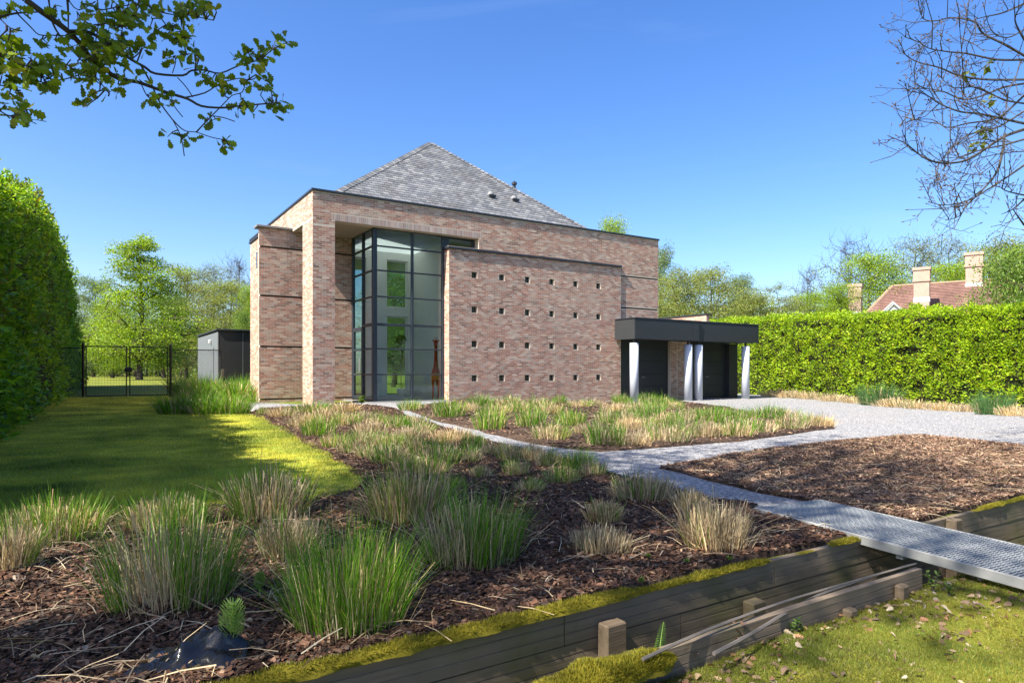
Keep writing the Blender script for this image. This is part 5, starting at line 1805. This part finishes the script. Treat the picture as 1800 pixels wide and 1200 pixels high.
for gi, g in enumerate((0.18, .65, 1.0)):
    for v in range(4):
        MID[gi, v] = tuft_meshes(200 + gi * 10 + v, .28, .36, g, 420, 330, .0075, dome=.5)
BLUT = [tuft_meshes(260 + v, .28, .40, 1.0, 120, 420, .008, BLU) for v in range(2)]
TALL = [tuft_meshes(270 + v, .35, .62, .95, 420, 520, .010) for v in range(3)]
rows = {}
def add_rows(key, pts):
    rows[key] = pts
add_rows('front bed row along the house', [(462, 730, 26, 18, 1), (492, 734, 52, 26, 0), (543, 727, 60, 26, 0), (600, 725, 66, 28, 0), (637, 742, 50, 24, 0), (662, 745, 44, 24, 1)])
add_rows('second row of the front bed', [(530, 752, 60, 32, 0), (567, 742, 70, 28, 0), (607, 749, 60, 28, 0), (648, 764, 60, 32, 0), (697, 754, 50, 30, 2), (725, 752, 56, 28, 1), (738, 765, 52, 28, 1)])
add_rows('third row of the front bed', [(557, 768, 66, 40, 2), (585, 788, 52, 30, 0), (638, 781, 56, 34, 0), (681, 784, 56, 32, 1), (711, 775, 52, 30, 0), (773, 781, 56, 34, 0), (803, 775, 60, 32, 0)])
add_rows('fourth row of the front bed', [(613, 799, 50, 34, 1), (657, 808, 70, 40, 0), (737, 798, 66, 40, 1), (832, 795, 42, 36, 2), (873, 801, 60, 34, 0), (902, 811, 66, 38, 0), (935, 811, 60, 36, 0)])
add_rows('fifth row of the front bed', [(684, 818, 80, 44, 0), (720, 832, 70, 40, 1), (768, 818, 76, 44, 0), (812, 814, 70, 42, 0), (965, 821, 54, 38, 1), (1018, 828, 56, 42, 2), (1045, 838, 52, 42, 1)])
add_rows('middle scattered row of the front bed', [(752, 836, 72, 40, 1), (845, 842, 42, 30, 0), (908, 838, 54, 36, 1), (990, 852, 66, 42, 1), (932, 866, 62, 30, 0), (800, 862, 40, 26, 2)])
add_rows('wall bed row against the brick wall', [(720, 722, 46, 26, 2), (787, 734, 58, 36, 2), (843, 714, 40, 24, 2), (893, 714, 50, 22, 1), (950, 717, 50, 22, 1), (983, 709, 30, 20, 2), (1023, 701, 30, 20, 2), (1069, 704, 44, 24, 2), (1094, 711, 38, 22, 2), (1139, 712, 38, 24, 2), (1168, 715, 44, 26, 2)])
add_rows('second row of the wall bed', [(822, 724, 40, 22, 0), (870, 730, 50, 26, 0), (912, 726, 50, 24, 1), (968, 728, 52, 26, 0), (1022, 716, 46, 22, 0), (1046, 716, 40, 22, 0), (1084, 724, 52, 24, 0), (1120, 722, 50, 22, 0), (1184, 720, 40, 22, 0), (1150, 726, 44, 22, 0)])
add_rows('third row of the wall bed', [(860, 756, 62, 46, 2), (933, 751, 60, 42, 2), (1004, 749, 60, 38, 2), (1068, 745, 44, 32, 1), (1140, 735, 60, 30, 2), (1105, 745, 50, 28, 1), (1204, 740, 54, 30, 1), (1230, 740, 50, 30, 2), (1260, 743, 54, 32, 2), (1295, 742, 54, 30, 2), (1353, 737, 56, 30, 2), (1384, 737, 50, 28, 1)])
add_rows('fourth row of the wall bed', [(970, 774, 66, 38, 1), (1031, 764, 48, 30, 0), (1105, 757, 46, 30, 0), (1137, 755, 48, 32, 0), (1168, 754, 56, 34, 0), (1145, 773, 50, 34, 1), (1220, 768, 62, 40, 1), (1180, 755, 40, 30, 2), (1298, 768, 72, 42, 1), (1247, 770, 56, 38, 0), (1337, 762, 66, 34, 1), (1394, 756, 66, 34, 0), (1423, 750, 50, 34, 1), (1446, 751, 48, 32, 0)])
add_rows('front row of the wall bed by the path', [(1064, 785, 66, 52, 2), (1090, 786, 60, 44, 1), (1120, 785, 52, 40, 0), (1180, 779, 84, 44, 0)])
ORD = ['first', 'second', 'third', 'fourth', 'fifth', 'sixth', 'seventh', 'eighth', 'ninth', 'tenth', 'eleventh', 'twelfth', 'thirteenth', 'fourteenth', 'fifteenth', 'sixteenth', 'seventeenth', 'eighteenth', 'nineteenth', 'twentieth']
KIND = ['straw-dry', 'half-green', 'green']
rr = random.Random(3)
for key, pts in rows.items():
    for i, (px, py, w, h, g) in enumerate(sorted(pts)):
        if g == 0 and rr.random() < .45: g = 1
        place_tuft(px, py, w * rr.uniform(1.0, 1.3), h * rr.uniform(.85, 1.1), MID[g, rr.randrange(4)], f'{KIND[g]} grass tuft, {ORD[i]} from left, {key}', 'grass tufts in the beds by the house', (.28, .36), rr.uniform(0, 6.28))
# row along the beech hedge
hp_pts = [(1346, 692, 34, 15, 0), (1372, 698, 60, 16, 0), (1405, 700, 60, 17, 0), (1436, 702, 52, 16, 0), (1475, 706, 56, 17, 0), (1512, 709, 52, 16, 0), (1585, 716, 70, 20, 0), (1625, 719, 60, 17, 0), (1668, 722, 56, 18, 0), (1706, 724, 56, 18, 0), (1790, 731, 60, 22, 0), (1838, 735, 60, 22, 0)]
for i, (px, py, w, h, g) in enumerate(hp_pts):
    place_tuft(px, py, w * 1.15, h * 1.1, MID[0, rr.randrange(4)], f'low dry grass tuft, {ORD[i]} from the canopy along the beech hedge foot', 'grass tufts along the hedge', (.28, .36), rr.uniform(0, 6.28))
place_tuft(1553, 713, 78, 42, BLUT[0], 'taller blue-green grass tuft at the hedge foot, nearer the canopy', 'grass tufts along the hedge', (.28, .40), .5)
place_tuft(1755, 729, 68, 44, BLUT[1], 'taller blue-green grass tuft at the hedge foot, nearer the right edge', 'grass tufts along the hedge', (.28, .40), 1.5)
# tall grasses by the gate
for i, (px, py, w, h, lab) in enumerate((
        (305, 729, 84, 46, 'dark green grass clump nearest the lawn left of the gravel patch'), (352, 730, 80, 44, 'green grass clump beside the gravel patch, middle of three'),
        (402, 729, 74, 44, 'straw-footed grass clump touching the gravel patch'), (322, 694, 70, 42, 'fresh green clump in front of the chain-link fence by the gate post'),
        (362, 700, 84, 48, 'fresh green clump in front of the shed corner'), (408, 706, 84, 50, 'fresh green clump beside the brick wing'), (432, 700, 50, 48, 'narrow green clump against the brick wing'),
        (345, 712, 70, 44, 'green clump in the middle of the grasses by the fence'))):
    place_tuft(px, py, w, h * .88, TALL[i % 3], lab, 'tall grasses by the gate', (.35, .62), i * 1.1)

# ------------------------------------------------------------------ mulch chips, gravel stones, lawn blades, fallen leaves
CHIP_V = [(-.5, -.5, 0), (.45, -.5, .04), (.5, .5, 0), (-.42, .5, .05), (-.5, -.5, -.12), (.45, -.5, -.10), (.5, .5, -.12), (-.42, .5, -.1)]
CHIP_F = [(0, 1, 2), (0, 2, 3), (0, 4, 5), (0, 5, 1), (1, 5, 6), (1, 6, 2), (2, 6, 7), (2, 7, 3), (3, 7, 4), (3, 4, 0)]
def stuff(name, V, F, mat, C, label, cat):
    o = obj(name, mesh_np(name, V, F, mat, C)); tag(o, label, cat, None, 'stuff'); return o
def chips(sheet_name, n, label, pal, pw, lo, hi, asp, power, up=.012):
    P = sample_sheet(sheet_name, n, power, bottom=1320).astype(float)
    d = depth_of(P[:, 0], P[:, 1])
    P[:, 2] += RNG.uniform(0, up, n)
    a = RNG.uniform(0, 2 * np.pi, n)
    dr = np.stack([np.cos(a), np.sin(a), RNG.normal(0, .30, n)], 1)
    ln = RNG.uniform(lo, hi, n) * np.maximum(1, d / 7) ** .5
    sc = np.stack([ln * RNG.uniform(*asp, n), ln, np.full(n, .012)], 1)
    C = pick_cols(n, pal, pw, .25)
    V, F, C = scatter(CHIP_V, CHIP_F, P, frames(dr, RNG.normal(0, .45, n)), sc, C)
    stuff('bark_chips', V, F, M['chip'], C, label, 'bark mulch')
def m_chip():
    t = NT('chip')
    n = t.noise(t.world(), 70, 3)
    c = t.mix(1.0, t.attr(), t.ramp(n, [(.3, (.6, .6, .6)), (.7, (1.3, 1.25, 1.2))]), 'MULTIPLY')
    t.done(t.bsdf(c, .8, 0, None, .25))
m_chip()
BARK = [(.058, .029, .017), (.098, .049, .029), (.145, .077, .046), (.030, .017, .011), (.21, .125, .078), (.10, .078, .062), (.29, .20, .13)]
chips('mulch_bed_front', 76000, 'brown bark chips covering the front bed', BARK, [3, 3.4, 2.6, 2, 1.4, .8, .5], .009, .036, (.22, .8), 1.7)
chips('mulch_bed_wall', 9000, 'brown bark chips covering the bed by the screen wall', BARK, None, .025, .05, (.3, .7), 1.2)
SHRED = [(.16, .092, .058), (.24, .145, .092), (.33, .215, .14), (.085, .048, .031), (.045, .028, .019), (.42, .30, .21)]
chips('mulch_bed_bare', 52000, 'shredded straw-brown bark covering the bare bed by the drive', SHRED, [3, 3, 2, 2.4, 1.6, .8], .018, .062, (.10, .35), 1.3)
# straws lying about in the front bed
def straws(sheet_name, n, label, lo=.05, hi=.22):
    P = sample_sheet(sheet_name, n, 1.9, bottom=1320).astype(float); P[:, 2] += RNG.uniform(.008, .03, n)
    a = RNG.uniform(0, 2 * np.pi, n)
    dr = np.stack([np.cos(a), np.sin(a), RNG.normal(0, .16, n)], 1)
    ln = RNG.uniform(lo, hi, n)
    tv = [(-.5, 0, 0), (.5, 0, 0), (.45, .5, 6), (-.45, .5, 6), (.3, 1, 0), (-.3, 1, 0)]
    sc = np.stack([RNG.uniform(.0025, .0055, n), ln, np.full(n, .002)], 1)
    V, F, C = scatter(tv, [(0, 1, 2, 3), (3, 2, 4, 5)], P, frames(dr, RNG.normal(0, .5, n)), sc, pick_cols(n, DRY, None, .2))
    stuff('straw_litter', V, F, M['straw'], C, label, 'straw')
straws('mulch_bed_front', 1500, 'dry grass straws strewn over the front bed')
straws('mulch_bed_bare', 1500, 'dry straws strewn over the bare bed', .06, .25)
STONE_V = [(1, 0, 0), (-.9, .1, 0), (0, .8, .1), (.1, -.85, 0), (.05, .05, .7), (0, 0, -.6)]
STONE_F = [(0, 2, 4), (2, 1, 4), (1, 3, 4), (3, 0, 4), (2, 0, 5), (1, 2, 5), (3, 1, 5), (0, 3, 5)]
n = 60000
P = sample_sheet('gravel_drive', n, 1.55).astype(float)
inbed = np.zeros(n, bool)
for poly in (bedA, bedB, bedC):
    pa = np.array(poly)
    x, y = P[:, 0], P[:, 1]; c = np.zeros(n, bool); j = len(pa) - 1
    for i in range(len(pa)):
        with np.errstate(divide='ignore', invalid='ignore'):
            k = ((pa[i, 1] > y) != (pa[j, 1] > y)) & (x < (pa[j, 0] - pa[i, 0]) * (y - pa[i, 1]) / (pa[j, 1] - pa[i, 1] + 1e-12) + pa[i, 0])
        c ^= k; j = i
    inbed |= c
P = P[~inbed]; n = len(P); d = depth_of(P[:, 0], P[:, 1])
sc = RNG.uniform(.006, .013, n) * np.maximum(1, d / 9) ** .55
C = pick_cols(n, [(.30, .30, .305), (.23, .23, .24), (.40, .39, .38), (.15, .15, .155), (.26, .24, .215)], [3, 3, 2, 1.2, 1], .12)
V, F, C = scatter(STONE_V, STONE_F, P, frames(unit(n) * [1, 1, .3], RNG.uniform(-.4, .4, n)), np.stack([sc, sc * .9, sc * .8], 1), C)
stuff('gravel_stones', V, F, M['chip'], C, 'loose pale grey stones on the gravel path and drive', 'gravel')

BL_V = [(-.5, 0, 0), (.5, 0, 0), (.3, .6, 0), (0, 1, .0)]
BL_F = [(0, 1, 2), (0, 2, 3)]
def lawn_blades(sheet_name, n, label, hlo, hhi, wid, power, pal, dmin=1.0, dmax=60, k=1.0):
    P = sample_sheet(sheet_name, n, power, dmin=dmin, dmax=dmax, bottom=1300).astype(float)
    d = depth_of(P[:, 0], P[:, 1])
    dr = np.stack([RNG.normal(0, .45, n), RNG.normal(0, .45, n), np.ones(n)], 1)
    h = RNG.uniform(hlo, hhi, n) * np.maximum(1, d / 8) ** .35
    g = np.array([noise.noise(Vector((p[0] * .9, p[1] * .9, 7))) + .5 * noise.noise(Vector((p[0] * 3, p[1] * 3, 1))) for p in P])
    C = pick_cols(n, pal, None, .18)
    yl = np.array([[.48, .45, .07]]); t = np.clip(g * .9 + .62, 0, 1)[:, None]
    C = C * (1 - t) + yl * t * (1 + RNG.normal(0, .15, (n, 1)))
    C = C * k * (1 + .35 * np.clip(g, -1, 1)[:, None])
    h = h * (1 - .45 * t[:, 0])
    sc = np.stack([wid * np.maximum(1, d / 6) ** .8, h, h], 1)
    V, F, C = scatter(BL_V, BL_F, P, frames(dr, RNG.uniform(-3, 3, n)), sc, C)
    stuff('grass', V, F, M['blade'], C, label, 'grass')
LG = [(.18, .28, .035), (.24, .33, .04), (.13, .22, .028), (.30, .37, .05)]
lawn_blades('lawn', 190000, 'short mossy lawn grass beside the laurel hedge', .020, .050, .0050, 1.7, LG + [(.34, .30, .12)], 3, 34)
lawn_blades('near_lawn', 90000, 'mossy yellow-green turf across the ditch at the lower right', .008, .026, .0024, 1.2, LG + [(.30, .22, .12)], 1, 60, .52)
# fallen leaves
def leaves_on(sheet_name, n, label, power=1.3, sel=None):
    P = sample_sheet(sheet_name, n, power, bottom=1300).astype(float)
    if sel is not None: P = P[sel(P)]
    m_ = len(P); P[:, 2] += RNG.uniform(-.003, .014, m_)
    a = RNG.uniform(0, 6.28, m_)
    dr = np.stack([np.cos(a), np.sin(a), RNG.normal(0, .40, m_)], 1)
    C = pick_cols(m_, [(.20, .135, .085), (.28, .20, .13), (.14, .095, .065), (.38, .31, .23), (.22, .12, .07)], None, .2)
    V, F, C = scatter(OAKL_V, OAKL_F, P, frames(dr, RNG.normal(0, .8, m_)), RNG.uniform(.016, .040, m_), C)
    stuff('fallen_leaves', V, F, M['straw'], C, label, 'leaves')
leaves_on('near_lawn', 300, 'brown fallen leaves on the near turf')
leaves_on('near_lawn', 1900, 'brown leaf litter heaped along the low edging and under the bridge', 1.0, lambda P: (P[:, 1] > 1.42 + .18 * np.sin(P[:, 0] * 3)) | ((P[:, 0] > 2.9) & (P[:, 1] > 1.25)))
leaves_on('gravel_drive', 420, 'brown fallen leaves scattered on the gravel', 1.2)
leaves_on('mulch_bed_front', 900, 'brown fallen leaves among the bark of the front bed', 2.0)

# ------------------------------------------------------------------ small plants and oddments
def Gz(px, py, z):
    rx, ry, rz = pix_ray(px, py); d = (z - 1) / rz
    return Vector((rx * d, ry * d, z))
def horsetail(px, py, h, label, whorls=11):
    b = Gz(px, py, .02)
    root = empty('horsetail', b, label, 'plant')
    m = MB(); m.tube([(0, 0, 0), (.004, 0, h * .5), (.012, .0, h)], [.0035, .003, .0015], 6); m.obj('stem', M['horsetail'], root)
    r = random.Random(px); m = MB()
    for k in range(whorls):
        t = .30 + .68 * k / whorls; z = h * t; ln = h * (.22 * (1 - ((t - .5) / .62) ** 2) + .03)
        for j in range(11):
            a = j * 2 * math.pi / 11 + r.uniform(-.2, .2)
            c, s = math.cos(a), math.sin(a)
            m.tube([(0.01 * t, 0, z), (c * ln * .6, s * ln * .6, z + ln * .42), (c * ln, s * ln, z + ln * .92)], [.0018, .0015, .0008], 3, False)
    m.obj('branchlets', M['horsetail'], root)
plain('horsetail', (.20, .32, .06), .6)
horsetail(408, 1152, .185, 'bright green horsetail rising beside the black plastic scrap')
horsetail(456, 1046, .10, 'small horsetail in the shade left of the big bright tuft', 9)
def fern(px, py, h, label, lean):
    b = Gz(px, py, -.09)
    root = empty('fern', b, label, 'plant')
    m = MB(); sp_ = [Vector((lean * h * (t ** 1.5), 0, h * t)) for t in np.linspace(0, 1, 8)]
    m.tube(sp_, [.003 - .002 * i / 8 for i in range(8)], 5); m.obj('stem', M['horsetail'], root)
    P, Dv, Sc = [], [], []
    for k in range(22):
        t = .12 + .88 * k / 22
        p = Vector((lean * h * t ** 1.5, 0, h * t))
        for s in (-1, 1):
            P.append(p[:]); Dv.append((s * CS, -s * SN, .25)); Sc.append(h * .17 * (1 - t) ** .6 + .005)
    n = len(P)
    V, F, C = scatter(LEAF6_V, LEAF6_F, np.array(P), frames(np.array(Dv), np.zeros(n)), np.array(Sc), pick_cols(n, [(.14, .27, .03), (.11, .22, .03)], None, .1))
    obj('frond', mesh_np('frond', V, F, M['leaf'], C), root)
fern(1158, 1168, .155, 'upright green fern frond beside the moss cushion', .16)
def seedling(px, py, h, n, label, pal, z=-.09, ls=.022):
    b = Gz(px, py, z)
    rng = np.random.default_rng(px)
    root = empty('seedling', b, label, 'plant')
    m = MB(); P, Dv, Sc = [], [], []
    for s in range(n):
        a = rng.uniform(0, 6.28); l = rng.uniform(.1, .45) * h; hh = h * rng.uniform(.55, 1)
        q = Vector((math.cos(a) * l, math.sin(a) * l, hh))
        m.tube([(0, 0, 0), q * .5 + Vector((0, 0, .06 * h)), q], [.0026, .002, .001], 4)
        for k in range(9):
            t = .3 + .7 * k / 9; P.append((q * t)[:]); v = rng.normal(0, 1, 3); v[2] = abs(v[2]) * .5 + .2; Dv.append(v); Sc.append(ls * rng.uniform(.7, 1.2))
    m.obj('stem', M['twig'], root)
    k = len(P)
    V, F, C = scatter(LEAF6_V, LEAF6_F, np.array(P), frames(np.array(Dv), rng.uniform(-.5, .5, k)), np.array(Sc), pick_cols(k, pal, None, .12, rng))
    obj('foliage', mesh_np('foliage', V, F, M['leaf'], C), root)
GP1 = [(.13, .22, .03), (.18, .27, .05)]
RED = [(.20, .09, .06), (.16, .10, .09), (.25, .15, .10)]
seedling(1640, 1040, .16, 4, 'upright leafy seedling under the near side of the footbridge', GP1)
seedling(1598, 1032, .08, 5, 'low leafy seedling left of the upright one by the footbridge', GP1)
seedling(1668, 1046, .06, 4, 'small seedling right of the upright one by the footbridge', GP1)
seedling(1290, 1135, .10, 5, 'reddish bramble sprig growing over the low edging', RED, -.09, .028)
seedling(1225, 1160, .07, 4, 'rusty bramble sprig by the slanting lath', RED, -.09, .026)
seedling(1400, 1112, .06, 6, 'green weed beside the slanting lath on the turf', [(.07, .14, .03), (.10, .18, .04)])
seedling(1165, 1100, .10, 2, 'purplish twiglet standing behind the fern', RED, -.2, .03)
seedling(1140, 982, .03, 4, 'small weed sprouting in bark near the low dry tuft', GP1, .03, .018)
seedling(1207, 990, .025, 4, 'small weed sprouting in bark above the edging', GP1, .03, .018)
seedling(1283, 985, .025, 4, 'small weed sprouting in bark by the large straw tuft', GP1, .03, .018)
seedling(1127, 1025, .03, 4, 'small weed sprouting in bark just above the moss', GP1, .03, .018)
seedling(635, 712, .32, 5, 'leafy green shoot in front of the door sill', GP1, -.03, .12)

def plastic():
    c = Gz(335, 1160, .03)
    V, F = [], []
    nx_, ny_ = 26, 16
    e = Vector((CS, -SN, 0)); f = Vector((SN, CS, 0))
    for j in range(ny_):
        for i in range(nx_):
            u, v = i / (nx_ - 1) - .5, j / (ny_ - 1) - .5
            h = .020 + .085 * math.exp(-((u - .10) / .26) ** 2) * math.exp(-((v - .12) / .30) ** 2) + .036 * noise.noise(Vector((u * 7, v * 7, 2))) + .020 * noise.noise(Vector((u * 18, v * 18, 4)))
            h *= max(.1, 1 - (abs(v) * 1.85) ** 4)
            p = c + e * (u * .36 + .05 * noise.noise(Vector((v * 4, 1, 0)))) + f * (v * .24 + .30 * u * .35 + .03 * noise.noise(Vector((u * 5, 5, 0))))
            V.append((p.x, p.y, zt(p.x, p.y) + .012 + h))
    for j in range(ny_ - 1):
        for i in range(nx_ - 1):
            F.append((j * nx_ + i, j * nx_ + i + 1, (j + 1) * nx_ + i + 1, (j + 1) * nx_ + i))
    o = obj('plastic_sheet', mesh_np('plastic_sheet', V, np.array(F), M['black_plastic'], None, True))
    tag(o, 'crumpled black plastic liner scrap poking from the bark at the lower left', 'plastic sheet')
    s = o.modifiers.new('thickness', 'SOLIDIFY'); s.thickness = .003
plastic()

def giraffe():
    base = Vector((10.62 - .42, 21.85, .0))
    # placed where the sight line through the right-hand panes meets the floor
    rx, ry, _ = pix_ray(766, 690); k = 21.9 / ry
    base = Vector((rx * k, 21.9, .0))
    root = empty('giraffe_figure', base, 'tall red-brown wooden giraffe figure standing behind the bay glass', 'figurine')
    root.rotation_euler = (0, 0, -math.atan2(SN, CS) + .12)
    root.scale = (1.12, 1.12, 1.06)
    bm = bmesh.new()
    pts = {'body0': (0, -.22, .98), 'body1': (0, .02, .92), 'body2': (0, .24, .90)}
    m = MB()
    def ell(rings, n=14):
        base_i = len(m.v)
        for (x, y, z, rx_, ry_) in rings:
            for q in range(n):
                w = 2 * math.pi * q / n
                m.v.append((x + math.cos(w) * rx_, y + math.sin(w) * ry_, z)); m.c.append(m.col)
        for i in range(len(rings) - 1):
            for q in range(n):
                q2 = (q + 1) % n
                m.f.append((base_i + i * n + q, base_i + i * n + q2, base_i + (i + 1) * n + q2, base_i + (i + 1) * n + q))
        m.f.append(tuple(base_i + q for q in range(n))[::-1]); m.f.append(tuple(base_i + (len(rings) - 1) * n + q for q in range(n)))
    ell([(0, 0, .60, .09, .20), (0, 0, .64, .135, .28), (0, 0, .74, .150, .33), (0, 0, .88, .145, .32), (0, -.04, 1.00, .11, .24), (0, -.10, 1.10, .08, .15), (0, -.14, 1.24, .062, .10), (0, -.17, 1.45, .052, .075), (0, -.20, 1.66, .047, .062), (0, -.22, 1.78, .05, .07), (0, -.23, 1.83, .06, .10), (0, -.25, 1.89, .065, .14), (0, -.25, 1.96, .055, .10), (0, -.24, 2.0, .03, .05)])
    m.obj('body', M['giraffe_red'], root, True)
    for sx in (-1, 1):
        for sy in (-.19, .20):
            l = MB(); l.tube([(sx * .085, sy, .66), (sx * .088, sy * 1.05, .40), (sx * .09, sy * 1.05, .10), (sx * .09, sy * 1.05 - .01, .0)], [.062, .036, .028, .042], 10); l.obj('leg', M['giraffe_red'], root, True)
        l = MB(); l.tube([(sx * .04, -.22, 1.94), (sx * .09, -.22, 1.99), (sx * .125, -.21, 2.0)], [.02, .024, .006], 8); l.obj('ear', M['giraffe_red'], root, True)
        l = MB(); l.tube([(sx * .022, -.23, 1.99), (sx * .03, -.23, 2.06), (sx * .033, -.23, 2.09)], [.011, .011, .016], 8); l.obj('horn', M['giraffe_red'], root, True)
    l = MB(); l.tube([(0, .31, .85), (.01, .37, .66), (.03, .36, .50), (.03, .355, .42)], [.016, .012, .022, .008], 8); l.obj('tail', M['giraffe_red'], root, True)
    bm.free()
giraffe()
def topiary():
    rx, ry, _ = pix_ray(705, 597); k = 23.9 / ry
    b = Vector((rx * k, 23.9, .0)); zc = 1 + (652 - 597) / FPX * k
    root = empty('topiary_ball', b, 'small round green topiary ball on a stem behind the bay glass', 'plant')
    m = MB(); m.tube([(0, 0, 0), (0, 0, .3), (0, 0, .32)], [.13, .17, .17], 16); m.obj('pot', M['white_paint'], root)
    m = MB(); m.tube([(0, 0, .3), (0, 0, zc)], [.012, .010], 6); m.obj('stem', M['twig'], root)
    n = 1400; u = unit(n); P = u * (.165 * RNG.uniform(.75, 1.05, n))[:, None] + np.array([0, 0, zc])
    V, F, C = scatter(LEAF_V, LEAF_F, P, frames(u + unit(n) * .7, RNG.uniform(-2, 2, n)), RNG.uniform(.035, .06, n), pick_cols(n, [(.16, .28, .02), (.22, .34, .03), (.08, .16, .02)], None, .15))
    obj('foliage', mesh_np('foliage', V, F, M['leaf'], C), root)
topiary()
